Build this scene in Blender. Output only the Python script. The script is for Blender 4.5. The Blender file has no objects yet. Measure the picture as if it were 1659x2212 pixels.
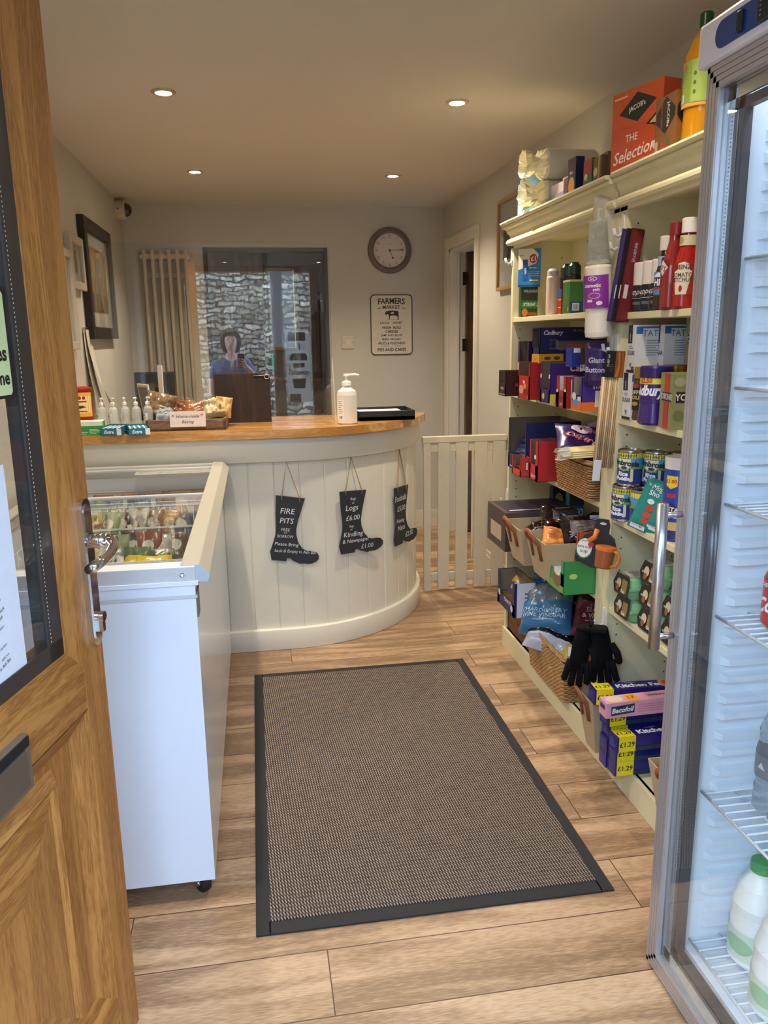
import bpy, bmesh, math, random
from mathutils import Matrix, Vector, noise
R=math.radians; PI=math.pi
random.seed(7)
SC=bpy.context.scene; COL=SC.collection

# ------------------------------------------------------------ camera
CAMZ=1.40
_f=1697.0
_r=Vector((0.98677,0.04824,0.15472)); 
def _u(v): v=Vector(v); v.normalize(); return v
_Y=_u((-284.5,-376,_f)); _Z=-_u((105,7578,_f)); _Z=_u(_Z-_Y*_Y.dot(_Z)); _X=_u(_Y.cross(_Z))
if _X[0]<0: _X=-_X
CM=Matrix((_X,_Y,_Z))           # camera axes (right, down, forward) -> room axes
right=CM@Vector((1,0,0)); up=-(CM@Vector((0,1,0))); fwd=CM@Vector((0,0,1))
cd=bpy.data.cameras.new('camera'); cam=bpy.data.objects.new('camera',cd); COL.objects.link(cam)
cd.sensor_fit='VERTICAL'; cd.sensor_height=36; cd.sensor_width=27; cd.lens=_f/2212*36; cd.clip_start=0.02
mw=Matrix.Identity(4)
for i in range(3):
    mw[i][0]=right[i]; mw[i][1]=up[i]; mw[i][2]=-fwd[i]
mw[2][3]=CAMZ
cam.matrix_world=mw; SC.camera=cam

# measuring helpers: a sight line of the photograph meets a plane of the room
def _ray(px,py): return CM@Vector(((px-829.5)/_f,(py-1106)/_f,1.0))
def AZ(px,py,z): r=_ray(px,py); return r*((z-CAMZ)/r[2])+Vector((0,0,CAMZ))
def AY(px,py,y): r=_ray(px,py); return r*(y/r[1])+Vector((0,0,CAMZ))
def AX(px,py,x): r=_ray(px,py); return r*(x/r[0])+Vector((0,0,CAMZ))

# ------------------------------------------------------------ light and exposure
SC.view_settings.view_transform='Standard'; SC.view_settings.look='None'
SC.view_settings.gamma=1; SC.view_settings.use_curve_mapping=False
SC.view_settings.exposure=1.4
w=bpy.data.worlds.new('overcast_sky'); SC.world=w; w.use_nodes=True
nt=w.node_tree; bg=nt.nodes['Background']
tc=nt.nodes.new('ShaderNodeTexCoord'); sx=nt.nodes.new('ShaderNodeSeparateXYZ'); rp=nt.nodes.new('ShaderNodeValToRGB')
nt.links.new(tc.outputs['Generated'],sx.inputs[0]); nt.links.new(sx.outputs[2],rp.inputs[0]); nt.links.new(rp.outputs[0],bg.inputs[0])
rp.color_ramp.elements[0].position=0.0; rp.color_ramp.elements[0].color=(0.42,0.59,0.88,1)
rp.color_ramp.elements[1].position=0.6; rp.color_ramp.elements[1].color=(0.56,0.79,1.12,1)
bg.inputs[1].default_value=SKY=7.2
def lamp(name,kind,loc,energy,color,rot=(0,0,0),**k):
    l=bpy.data.lights.new(name,kind); l.energy=energy; l.color=color
    for a,b in k.items():
        if a=='portal': l.cycles.is_portal=True
        else: setattr(l,a,b)
    o=bpy.data.objects.new(name,l); o.location=loc; o.rotation_euler=rot; COL.objects.link(o); return o
lamp('doorway_portal','AREA',(0.11,0.09,1.1),1,(1,1,1),(R(90),0,0),shape='RECTANGLE',size=1.15,size_y=2.2,portal=1)

LAMP_W=29
# ------------------------------------------------------------ materials
def lin(h):
    h=h.lstrip('#'); c=[int(h[i:i+2],16)/255 for i in (0,2,4)]
    return tuple((x/12.92 if x<=.04045 else ((x+.055)/1.055)**2.4) for x in c)+(1,)
_mc={}
def C(h,rough=.45,metal=0.0,spec=.5,alpha=1,trans=0,coat=0,ior=1.5,var=.06,bump=0,scale=40,emit=0):
    key=(h,rough,metal,spec,alpha,trans,coat,ior,var,bump,scale,emit)
    if key in _mc: return _mc[key]
    m=bpy.data.materials.new('paint_'+h.strip('#')); m.use_nodes=True; n=m.node_tree; b=n.nodes['Principled BSDF']
    b.inputs['Roughness'].default_value=rough; b.inputs['Metallic'].default_value=metal
    b.inputs['Specular IOR Level'].default_value=spec; b.inputs['IOR'].default_value=ior
    b.inputs['Transmission Weight'].default_value=trans; b.inputs['Coat Weight'].default_value=coat
    b.inputs['Alpha'].default_value=alpha
    c=lin(h)
    if emit: b.inputs['Emission Color'].default_value=c; b.inputs['Emission Strength'].default_value=emit
    t=n.nodes.new('ShaderNodeTexCoord'); nz=n.nodes.new('ShaderNodeTexNoise'); nz.inputs['Scale'].default_value=scale
    n.links.new(t.outputs['Object'],nz.inputs['Vector'])
    mx=n.nodes.new('ShaderNodeMix'); mx.data_type='RGBA'
    mx.inputs[6].default_value=tuple(max(0,x*(1-var)) for x in c[:3])+(1,); mx.inputs[7].default_value=tuple(min(1,x*(1+var)) for x in c[:3])+(1,)
    n.links.new(nz.outputs[0],mx.inputs[0]); n.links.new(mx.outputs[2],b.inputs['Base Color'])
    if bump:
        bp=n.nodes.new('ShaderNodeBump'); bp.inputs['Strength'].default_value=bump; bp.inputs['Distance'].default_value=.003
        n.links.new(nz.outputs[0],bp.inputs['Height']); n.links.new(bp.outputs[0],b.inputs['Normal'])
    _mc[key]=m; return m
def nodes(name):
    m=bpy.data.materials.new(name); m.use_nodes=True; return m,m.node_tree,m.node_tree.nodes['Principled BSDF']
def N(n,t,**k):
    x=n.nodes.new('ShaderNode'+t)
    for a,b in k.items(): setattr(x,a,b)
    return x
def ramp(n,fac,stops):
    r=N(n,'ValToRGB'); e=r.color_ramp.elements
    while len(e)<len(stops): e.new(.5)
    for i,(p,c) in enumerate(stops): e[i].position=p; e[i].color=lin(c) if isinstance(c,str) else c
    n.links.new(fac,r.inputs[0]); return r.outputs[0]
def wood(name,c1,c2,c3,scale=(1,1,1),rough=.4,planks=None,axis_stretch=14,bump=.15,coat=0,knot=2.0):
    """grain runs along the axis whose scale is smallest"""
    m,n,b=nodes(name)
    t=N(n,'TexCoord'); mp=N(n,'Mapping'); mp.inputs['Scale'].default_value=scale
    n.links.new(t.outputs['Object'],mp.inputs[0]); vec=mp.outputs[0]
    if planks:
        br=N(n,'TexBrick'); br.offset=.37; br.inputs['Scale'].default_value=1; br.inputs['Brick Width'].default_value=planks[0]; br.inputs['Row Height'].default_value=planks[1]
        br.inputs['Mortar Size'].default_value=.0015; br.inputs['Color1'].default_value=(0,0,0,1); br.inputs['Color2'].default_value=(1,1,1,1); br.inputs['Mortar'].default_value=(.5,.5,.5,1)
        mp0=N(n,'Mapping'); mp0.inputs['Location'].default_value=planks[2]; n.links.new(t.outputs['Object'],mp0.inputs[0]); n.links.new(mp0.outputs[0],br.inputs['Vector'])
        ad=N(n,'VectorMath',operation='MULTIPLY_ADD'); ad.inputs[1].default_value=(7.3,3.1,5.7)
        n.links.new(br.outputs['Color'],ad.inputs[0]); n.links.new(vec,ad.inputs[2]); vec=ad.outputs[0]
    n1=N(n,'TexNoise'); n1.inputs['Scale'].default_value=knot; n1.inputs['Detail'].default_value=3; n1.inputs['Distortion'].default_value=1.2; n.links.new(vec,n1.inputs['Vector'])
    mul=N(n,'Math',operation='MULTIPLY'); mul.inputs[1].default_value=axis_stretch; n.links.new(n1.outputs[0],mul.inputs[0])
    fr=N(n,'Math',operation='SINE'); n.links.new(mul.outputs[0],fr.inputs[0])
    n2=N(n,'TexNoise'); n2.inputs['Scale'].default_value=34; n2.inputs['Detail'].default_value=4; n.links.new(vec,n2.inputs['Vector'])
    mm=N(n,'Math',operation='MULTIPLY_ADD'); mm.inputs[1].default_value=.16; n.links.new(fr.outputs[0],mm.inputs[0]); n.links.new(n2.outputs[0],mm.inputs[2])
    n3=N(n,'Math',operation='MULTIPLY_ADD'); n3.inputs[1].default_value=.5; n.links.new(n1.outputs[0],n3.inputs[0]); n.links.new(mm.outputs[0],n3.inputs[2])
    col=ramp(n,n3.outputs[0],[(.45,c1),(.72,c2),(1.0,c3)])
    if planks:
        mx=N(n,'Mix',data_type='RGBA',blend_type='MULTIPLY'); mx.inputs[0].default_value=1
        pl=ramp(n,br.outputs['Color'],[(0,(.90,.89,.88,1)),(1,(1.0,1.0,1.0,1))])
        n.links.new(col,mx.inputs[6]); n.links.new(pl,mx.inputs[7])
        m2=N(n,'Mix',data_type='RGBA'); m2.inputs[7].default_value=lin('#4a3424'); n.links.new(br.outputs['Fac'],m2.inputs[0]); n.links.new(mx.outputs[2],m2.inputs[6]); col=m2.outputs[2]
    n.links.new(col,b.inputs['Base Color']); b.inputs['Roughness'].default_value=rough; b.inputs['Coat Weight'].default_value=coat; b.inputs['Coat Roughness'].default_value=.15
    bp=N(n,'Bump'); bp.inputs['Strength'].default_value=bump; bp.inputs['Distance'].default_value=.002
    n.links.new(n2.outputs[0],bp.inputs['Height']); n.links.new(bp.outputs[0],b.inputs['Normal'])
    return m
def paint(name,h,rough=.6,bump=.04,scale=90,var=.03):
    return C(h,rough=rough,bump=bump,scale=scale,var=var)
def pane(name,ior=1.5,tint=(.97,.98,.98,1)):
    m,n,b=nodes(name); n.nodes.remove(b); out=n.nodes['Material Output']
    tr=N(n,'BsdfTransparent'); tr.inputs[0].default_value=tint; gl=N(n,'BsdfGlossy'); gl.inputs['Roughness'].default_value=0.0
    fz=N(n,'Fresnel'); ge=N(n,'NewGeometry'); im=N(n,'Mix',data_type='FLOAT'); im.inputs[2].default_value=ior; im.inputs[3].default_value=1/ior; n.links.new(ge.outputs['Backfacing'],im.inputs[0]); n.links.new(im.outputs[0],fz.inputs[0]); mx=N(n,'MixShader')
    nz=N(n,'TexNoise'); nz.inputs['Scale'].default_value=3; bp=N(n,'Bump'); bp.inputs['Strength'].default_value=.004; n.links.new(nz.outputs[0],bp.inputs['Height'])
    n.links.new(bp.outputs[0],gl.inputs['Normal'])
    n.links.new(fz.outputs[0],mx.inputs[0]); n.links.new(tr.outputs[0],mx.inputs[1]); n.links.new(gl.outputs[0],mx.inputs[2]); n.links.new(mx.outputs[0],out.inputs[0]); return m

# ------------------------------------------------------------ mesh builder
_tx={}
def textmesh(s,bold=0,shear=0):
    k=(s,bold,shear)
    if k in _tx: return _tx[k]
    cu=bpy.data.curves.new('lettering','FONT'); cu.body=s; cu.size=1; cu.offset=bold; cu.shear=shear; cu.resolution_u=2
    cu.align_x='CENTER'; cu.space_line=.95
    o=bpy.data.objects.new('lettering',cu); COL.objects.link(o)
    dg=bpy.context.evaluated_depsgraph_get(); me=o.evaluated_get(dg).to_mesh()
    vs=[(v.co.x,v.co.y) for v in me.vertices]; fs=[tuple(p.vertices) for p in me.polygons]
    o.evaluated_get(dg).to_mesh_clear(); bpy.data.objects.remove(o); bpy.data.curves.remove(cu)
    if vs:
        x0=min(v[0] for v in vs); x1=max(v[0] for v in vs); y0=min(v[1] for v in vs); y1=max(v[1] for v in vs)
        vs=[(x-(x0+x1)/2,y-(y0+y1)/2) for x,y in vs]
    else: x0=x1=y0=y1=0
    _tx[k]=(vs,fs,x1-x0,y1-y0); return _tx[k]

def clip(P,c,sg):
    out=[]
    for i in range(len(P)):
        a,b=P[i-1],P[i]; ia,ib=(a[0]-c)*sg>=-1e-9,(b[0]-c)*sg>=-1e-9
        if ia!=ib: t=(c-a[0])/(b[0]-a[0]); out.append((c,a[1]+t*(b[1]-a[1])))
        if ib: out.append(b)
    return out
class MB:
    def __init__(s): s.v=[]; s.f=[]; s.m=[]; s.sm=[]; s.mats=[]; s.T=Matrix.Identity(4); s.k=0
    def mi(s,m):
        if m not in s.mats: s.mats.append(m)
        return s.mats.index(m)
    def add(s,vs,fs,m,smooth=False):
        o=len(s.v); s.v+=[s.T@Vector(p) for p in vs]; i=s.mi(m)
        for f in fs: s.f.append(tuple(a+o for a in f)); s.m.append(i); s.sm.append(smooth)
        return s
    def box(s,x0,y0,z0,x1,y1,z1,m):
        return s.add([(x0,y0,z0),(x1,y0,z0),(x1,y1,z0),(x0,y1,z0),(x0,y0,z1),(x1,y0,z1),(x1,y1,z1),(x0,y1,z1)],
              [(0,3,2,1),(4,5,6,7),(0,1,5,4),(1,2,6,5),(2,3,7,6),(3,0,4,7)],m)
    def lathe(s,prof,m,seg=24,sx=1,sy=1,smooth=True,cap=True):
        """prof: (r,z) or (r,z,material for the band above)"""
        n=len(prof); vs=[]
        for p in prof:
            for i in range(seg):
                a=2*PI*i/seg; vs.append((p[0]*sx*math.cos(a),p[0]*sy*math.sin(a),p[1]))
        for j in range(n-1):
            mm=prof[j][2] if len(prof[j])>2 else m
            s.add([vs[j*seg+i] for i in range(seg)]+[vs[(j+1)*seg+i] for i in range(seg)],
                  [(i,(i+1)%seg,seg+(i+1)%seg,seg+i) for i in range(seg)],mm,smooth)
        if cap and prof[0][0]>1e-5: s.add(vs[:seg],[tuple(range(seg))[::-1]],prof[0][2] if len(prof[0])>2 else m)
        if cap and prof[-1][0]>1e-5: s.add(vs[-seg:],[tuple(range(seg))],prof[-2][2] if len(prof[-2])>2 else m)
        return s
    def cyl(s,r,z0,z1,m,seg=24,**k): return s.lathe([(r,z0),(r,z1)],m,seg,**k)
    def tube(s,pts,r,m,seg=6,closed=False,smooth=True,r2=None):
        pts=[Vector(p) for p in pts]; n=len(pts); rings=[]; pn=None
        for i,p in enumerate(pts):
            a=pts[(i-1)%n] if (closed or i>0) else p; b=pts[(i+1)%n] if (closed or i<n-1) else p
            t=(b-a).normalized() if (b-a).length>1e-9 else Vector((0,0,1))
            if pn is None: pn=t.orthogonal().normalized()
            else:
                pn=(pn-t*t.dot(pn)); pn=pn.normalized() if pn.length>1e-6 else t.orthogonal().normalized()
            q=t.cross(pn); rr=r if not callable(r) else r(i/(n-1))
            rings.append([p+pn*(rr*math.cos(2*PI*j/seg))+q*((r2 if r2 else rr)*math.sin(2*PI*j/seg)) for j in range(seg)])
        vs=[v for g in rings for v in g]; fs=[]
        for i in range(n if closed else n-1):
            k=(i+1)%n
            for j in range(seg): fs.append((i*seg+j,i*seg+(j+1)%seg,k*seg+(j+1)%seg,k*seg+j))
        if not closed: fs.append(tuple(range(seg))[::-1]); fs.append(tuple((n-1)*seg+j for j in range(seg)))
        return s.add(vs,fs,m,smooth)
    def prism(s,pts,d,m,m2=None):
        """polygon in local xy-plane extruded along +z by d"""
        n=len(pts); vs=[(x,y,0) for x,y in pts]+[(x,y,d) for x,y in pts]
        s.add(vs,[tuple(range(n))[::-1]],m); s.add(vs,[tuple(range(n,2*n))],m)
        return s.add(vs,[(i,(i+1)%n,n+(i+1)%n,n+i) for i in range(n)],m2 or m)
    # flat print on a frame fr=(origin,u,v,w,h)
    def _pt(s,fr,u,v,off,warp=None):
        if warp: return warp(u,v,off)
        o,U,V,w,h=fr; return o+U*(u*w)+V*(v*h)+U.cross(V)*off
    def rect(s,fr,u0,v0,u1,v1,m,warp=None,nu=1,nv=1):
        s.k+=1; off=.0003+.00008*s.k; vs=[]; fs=[]
        for j in range(nv+1):
            for i in range(nu+1): vs.append(s._pt(fr,u0+(u1-u0)*i/nu,v0+(v1-v0)*j/nv,off,warp))
        for j in range(nv):
            for i in range(nu): a=j*(nu+1)+i; fs.append((a,a+1,a+nu+2,a+nu+1))
        return s.add(vs,fs,m,warp is not None)
    def poly(s,fr,pts,m,warp=None):
        s.k+=1; off=.0003+.00008*s.k
        if warp:      # cut into narrow strips so that the print follows the curve
            u0=min(p[0] for p in pts); u1=max(p[0] for p in pts); n=max(1,int((u1-u0)*26)+1)
            for i in range(n):
                q=clip(clip(list(pts),u0+(u1-u0)*i/n,1),u0+(u1-u0)*(i+1)/n,-1)
                if len(q)>2: s.add([s._pt(fr,u,v,off,warp) for u,v in q],[tuple(range(len(q)))],m,True)
            return s
        return s.add([s._pt(fr,u,v,off,warp) for u,v in pts],[tuple(range(len(pts)))],m)
    def ell(s,fr,uc,vc,ru,rv,m,n=20,warp=None):
        return s.poly(fr,[(uc+ru*math.cos(2*PI*i/n),vc+rv*math.sin(2*PI*i/n)) for i in range(n)],m,warp)
    def text(s,fr,uc,vc,hf,st,m,rot=0,bold=.012,shear=0,maxw=.94,warp=None,sx=1):
        vs,fs,tw,th=textmesh(st,bold,shear)
        if not vs: return s
        s.k+=1; off=.0003+.00008*s.k
        w,h=fr[3],fr[4]; vert=abs(math.sin(rot))>.7; k=hf*(w if vert else h)/max(th,.01); kx=k*sx; lim=maxw*(h if vert else w)
        if tw*kx>lim: kx=lim/tw
        c,sn=math.cos(rot),math.sin(rot)
        P=[]
        for x,y in vs:
            x*=kx; y*=k; P.append((uc+(x*c-y*sn)/w,vc+(x*sn+y*c)/h))
        if not warp: return s.add([s._pt(fr,u,v,off) for u,v in P],fs,m)
        D=1/45
        for f in fs:
            q=[P[i] for i in f]; a=math.floor(min(p[0] for p in q)/D); b=math.floor(max(p[0] for p in q)/D)
            for i in range(a,b+1):
                r=q if a==b else clip(clip(q,i*D,1),(i+1)*D,-1)
                if len(r)>2: s.add([s._pt(fr,u,v,off+.0003,warp) for u,v in r],[tuple(range(len(r)))],m)
        return s
    def art(s,frames,arts,warp=None):
        for a in arts:
            fr=frames[a[0]]; k=a[1]; wp=warp
            if k=='r': s.rect(fr,*a[2:6],C(a[6]),warp=wp,nu=26 if wp else 1,nv=4 if wp else 1)
            elif k=='e': s.ell(fr,*a[2:6],C(a[6]),warp=wp)
            elif k=='p': s.poly(fr,a[2],C(a[3]),warp=wp)
            elif k=='t': s.text(fr,a[2],a[3],a[4],a[5],C(a[6]),rot=R(a[7]) if len(a)>7 else 0,bold=a[8] if len(a)>8 else .012,shear=a[9] if len(a)>9 else 0,warp=wp)
            elif k=='l':   # n lines of small print
                u0,v0,u1,v1,n,col=a[2:8]; d=(v1-v0)/n
                for i in range(n):
                    e=u1-(u1-u0)*random.choice((0,.05,.2,.35)); s.rect(fr,u0,v0+d*i+d*.3,e,v0+d*i+d*.65,C(col),warp=wp,nu=4 if wp else 1)
            elif k=='b':   # bar code
                u0,v0,u1,v1=a[2:6]; s.rect(fr,u0,v0,u1,v1,C('#e8e8e8'),warp=wp,nu=3 if wp else 1); n=9
                for i in range(n):
                    x=u0+(u1-u0)*(.1+.8*i/n); s.rect(fr,x,v0+(v1-v0)*.15,x+(u1-u0)*random.choice((.02,.04,.05)),v1-(v1-v0)*.1,C('#222222'),warp=wp)
        return s
    def build(s,name,parent=None,loc=None,rot=None,mat4=None,bev=0,mods=None):
        me=bpy.data.meshes.new(name); me.from_pydata([tuple(p) for p in s.v],[],s.f)
        for m in s.mats: me.materials.append(m)
        me.polygons.foreach_set('material_index',s.m); me.polygons.foreach_set('use_smooth',s.sm); me.update()
        o=bpy.data.objects.new(name,me); COL.objects.link(o)
        if mat4 is not None: o.matrix_world=mat4
        if loc is not None: o.location=loc
        if rot is not None: o.rotation_euler=rot
        if parent is not None: o.parent=parent
        if bev:
            b=o.modifiers.new('bevel','BEVEL'); b.width=bev; b.segments=2; b.limit_method='ANGLE'; b.angle_limit=R(40); b.harden_normals=False
        return o
def tag(o,label,cat=None,group=None,kind=None):
    if label: o['label']=label
    if cat: o['category']=cat
    if group: o['group']=group
    if kind: o['kind']=kind
    return o
def thing(name,label,cat,loc=(0,0,0),rot=(0,0,0),group=None):
    o=bpy.data.objects.new(name,None); o.empty_display_size=.05; COL.objects.link(o); o.location=loc; o.rotation_euler=rot
    return tag(o,label,cat,group)
def struct(name,mb,bev=0,label=None):
    o=mb.build(name,bev=bev); o['kind']='structure'
    if label: o['label']=label
    return o
V=Vector
def frames(w,d,h):
    return {'F':(V((-w/2,d/2,0)),V((0,-1,0)),V((0,0,1)),d,h),'N':(V((-w/2,-d/2,0)),V((1,0,0)),V((0,0,1)),w,h),
            'T':(V((-w/2,-d/2,h)),V((1,0,0)),V((0,1,0)),w,d)}
def copy_tree(o,parent=None):
    c=o.copy(); COL.objects.link(c); c.parent=parent
    for ch in list(o.children): copy_tree(ch,c)
    return c
# ------------------------------------------------------------ shared materials
M_wall=paint('wall','#bdb9ae'); M_ceil=paint('ceiling','#cdc5b8'); M_trim=C('#cfc8b8',rough=.4)
M_cream=C('#e0dccb',rough=.4,var=.02); M_unit=C('#dbd2ab',rough=.45,var=.02)
M_oak=wood('honey_oak','#c08a4a','#b57c3e','#8f5c28',scale=(14,14,1.1),rough=.45,bump=.2,coat=.1,knot=1.3,axis_stretch=18)
M_oakh=wood('honey_oak_rail','#c08a4a','#b57c3e','#8f5c28',scale=(14,1.1,14),rough=.45,bump=.2,coat=.1)
M_top=wood('worktop_oak','#d9a867','#c9924e','#b07a3c',scale=(1.0,9,9),rough=.25,bump=.05,coat=.5)
M_floor=wood('oak_planks','#c4a482','#ab8b69','#896c50',scale=(1.1,9,9),rough=.42,planks=(1.25,.187,(-.104,-.079,0)),axis_stretch=13,bump=.08,knot=1.1)
M_brown=wood('brown_door','#6a4a28','#5a3e20','#3c2814',scale=(10,10,1.2),rough=.4,bump=.05)
M_darkw=wood('dark_wood','#3a2414','#2c1a0d','#1c1007',scale=(10,10,1.2),rough=.65,bump=.05)
M_board=wood('grey_brown_board','#8a7056','#77604a','#5d4936',scale=(2,14,14),rough=.7,bump=.2)
M_crate=wood('walnut_board','#7a522e','#6b4425','#4d2f18',scale=(10,1.2,10),rough=.6,bump=.2)
M_white=C('#ececec',rough=.35); M_steel=C('#c9c9cc',rough=.28,metal=1,var=.02); M_chrome=C('#e2e2e2',rough=.08,metal=1,var=0)
M_black=C('#17181a',rough=.5); M_slate=C('#2b2e33',rough=.75,bump=.05); M_chalk=C('#dcdcd8',rough=.9)
M_glass=pane('clear_glass',1.5); M_clear=C('#f4f8f8',rough=.06,trans=1,ior=1.15,var=0); M_acryl=pane('acrylic_sheet',1.8)
M_brass=C('#a8854a',rough=.3,metal=1); M_rad=C('#d2c6b4',rough=.35)
BY=5.63; CZ=2.265; LX=-0.805; RX=1.35

# ------------------------------------------------------------ setting
struct('floor',MB().box(LX-.15,.10,-.12,RX+.15,BY+.15,0,M_floor).box(RX+.15,4.4,-.12,2.9,BY+.15,0,M_floor))
struct('ceiling',MB().box(LX-.15,.26,CZ,RX+1.6,BY+.15,CZ+.12,M_ceil))
struct('wall_left',MB().box(LX-.15,.26,0,LX,BY+.15,CZ,M_wall))
WX0,WX1,WZ0,WZ1=-.30,.535,.84,1.995
b=MB()
b.box(LX,BY,0,WX0,BY+.15,CZ,M_wall).box(WX1,BY,0,RX,BY+.15,CZ,M_wall).box(WX0,BY,0,WX1,BY+.15,WZ0,M_wall).box(WX0,BY,WZ1,WX1,BY+.15,CZ,M_wall)
struct('wall_back',b)
D0,D1,DZ=4.77,5.45,1.965
b=MB().box(RX,.26,0,RX+.12,D0,CZ,M_wall).box(RX,D1,0,RX+.12,BY+.15,CZ,M_wall).box(RX,D0,DZ,RX+.12,D1,CZ,M_wall)
struct('wall_right',b)
# corridor beyond the open doorway
b=MB().box(RX+.12,BY+.02,0,2.9,BY+.12,CZ,M_wall).box(2.8,4.3,0,2.9,BY+.1,CZ,M_wall).box(RX+.12,4.2,0,2.9,4.3,CZ,M_wall)
struct('wall_corridor',b)
# front wall with doorway and side light
M_stone0=paint('render','#b8b3a8')
OX0,OX1,OZ=-.44,.31,2.12
b=MB()
b.box(LX-.15,.10,0,OX0-.06,.26,CZ+.3,M_wall).box(OX0-.06,.10,OZ+.05,1.5,.26,CZ+.3,M_wall).box(.74,.10,0,1.5,.26,OZ+.05,M_wall)
struct('wall_front',b)
b=MB(); fy0,fy1=.13,.23
b.box(OX0-.06,fy0,0,OX0,fy1,OZ+.05,M_oak).box(OX1,fy0,0,OX1+.10,fy1,OZ+.05,M_oak).box(.66,fy0,0,.74,fy1,OZ+.05,M_oak).box(OX0,fy0,OZ,.70,fy1,OZ+.05,M_oakh).box(OX1+.1,fy0,0,.66,fy1,.32,M_oakh)
struct('trim_entrance',b,bev=.003)
b=MB().box(OX1+.1,.177,.32,.66,.183,OZ,M_glass); o=struct('window_2',b)
# trims
def architrave(b,x,y0,y1,z1,w=.07,t=.018):
    for a,c in ((y0-w,y0),(y1,y1+w)): b.box(x-t,a,0,x,c,z1+w,M_trim); b.box(x-t-.006,a+.012,0,x-t,c-.02,z1+w,M_trim)
    b.box(x-t,y0,z1,x,y1,z1+w,M_trim)
b=MB(); architrave(b,RX,D0,D1,DZ); b.box(RX,D0,0,RX+.12,D0+.02,DZ,M_trim).box(RX,D1-.02,0,RX+.12,D1,DZ,M_trim).box(RX,D0,DZ-.02,RX+.12,D1,DZ,M_trim).box(RX+.05,D1-.035,0,RX+.065,D1-.02,DZ-.02,M_trim)
struct('trim_1',b,bev=.002)
def base(name,x0,y0,x1,y1):
    b=MB().box(x0,y0,0,x1,y1,.1,M_trim); 
    e=.006
    b.box(x0+(e if x1-x0<.05 else 0),y0+(e if y1-y0<.05 else 0),.1,x1-(0),y1,.125,M_trim); struct(name,b,bev=.002)
base('baseboard_back',LX,BY-.018,RX-.02,BY); base('baseboard_right',RX-.018,3.3,RX,D0-.07)
base('baseboard_left',LX,.7,LX+.018,BY-.02)
base('baseboard_corridor',RX+.12,BY,2.8,BY+.02)

# back opening and the dim room beyond it
b=MB(); 
M_reveal=C('#4c443a',rough=.5)
b.box(WX0-.0,BY-.004,WZ1-.02,WX1,BY+.15,WZ1,M_reveal).box(WX0,BY-.004,WZ0,WX0+.02,BY+.15,WZ1,M_reveal).box(WX1-.02,BY-.004,WZ0,WX1,BY+.15,WZ1,M_reveal).box(WX0,BY-.004,WZ0,WX1,BY+.15,WZ0+.02,M_reveal)
struct('trim_2',b)
struct('window_1',MB().box(WX0+.02,BY+.1,WZ0+.02,WX1-.02,BY+.104,WZ1-.02,M_glass))
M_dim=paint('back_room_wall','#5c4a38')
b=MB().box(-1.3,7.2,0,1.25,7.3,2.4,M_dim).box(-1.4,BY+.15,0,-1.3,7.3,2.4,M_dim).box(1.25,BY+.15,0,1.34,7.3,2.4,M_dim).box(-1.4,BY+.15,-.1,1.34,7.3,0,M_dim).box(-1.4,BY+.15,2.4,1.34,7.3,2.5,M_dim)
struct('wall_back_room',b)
# outdoors: yard ground and the rubble stone walls opposite the door
m,n,bs=nodes('rubble_stone'); t=N(n,'TexCoord'); mp=N(n,'Mapping'); mp.inputs['Rotation'].default_value=(R(90),0,0)
br=N(n,'TexBrick'); br.offset=.43; br.inputs['Scale'].default_value=1; br.inputs['Brick Width'].default_value=.19; br.inputs['Row Height'].default_value=.072; br.inputs['Mortar Size'].default_value=.014; br.inputs['Mortar Smooth'].default_value=.6
nz=N(n,'TexNoise'); nz.inputs['Scale'].default_value=5; nz.inputs['Detail'].default_value=4
va=N(n,'VectorMath',operation='MULTIPLY_ADD'); va.inputs[1].default_value=(.24,.24,.20)
n.links.new(t.outputs['Object'],nz.inputs['Vector']); n.links.new(nz.outputs['Color'],va.inputs[0]); n.links.new(t.outputs['Object'],va.inputs[2]); n.links.new(va.outputs[0],mp.inputs[0]); n.links.new(mp.outputs[0],br.inputs['Vector'])
br.inputs['Color1'].default_value=lin('#7c6c58'); br.inputs['Color2'].default_value=lin('#c8b69c'); br.inputs['Mortar'].default_value=lin('#5c4c38')
n2=N(n,'TexNoise'); n2.inputs['Scale'].default_value=18; n2.inputs['Detail'].default_value=6; n.links.new(t.outputs['Object'],n2.inputs['Vector'])
mx=N(n,'Mix',data_type='RGBA',blend_type='MULTIPLY'); mx.inputs[0].default_value=.9; n.links.new(br.outputs['Color'],mx.inputs[6]); n.links.new(ramp(n,n2.outputs[0],[(.3,'#808080'),(.65,'#ffffff')]),mx.inputs[7]); n.links.new(mx.outputs[2],bs.inputs['Base Color'])
bp=N(n,'Bump'); bp.inputs['Strength'].default_value=1; bp.inputs['Distance'].default_value=.05; bp.invert=True; n.links.new(br.outputs['Fac'],bp.inputs['Height']); n.links.new(bp.outputs[0],bs.inputs['Normal']); bs.inputs['Roughness'].default_value=.95
M_stone=m
struct('wall_yard_far',MB().box(-3.5,-4.2,-.1,4.5,-3.9,2.75,M_stone))
struct('wall_yard_near',MB().box(.40,-3.1,-.1,4.2,-2.8,2.35,M_stone))
struct('ground',MB().box(-8,-8,-.2,8,.10,-.05,paint('tarmac','#75726c',rough=.9,bump=.3,scale=60)))

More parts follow.
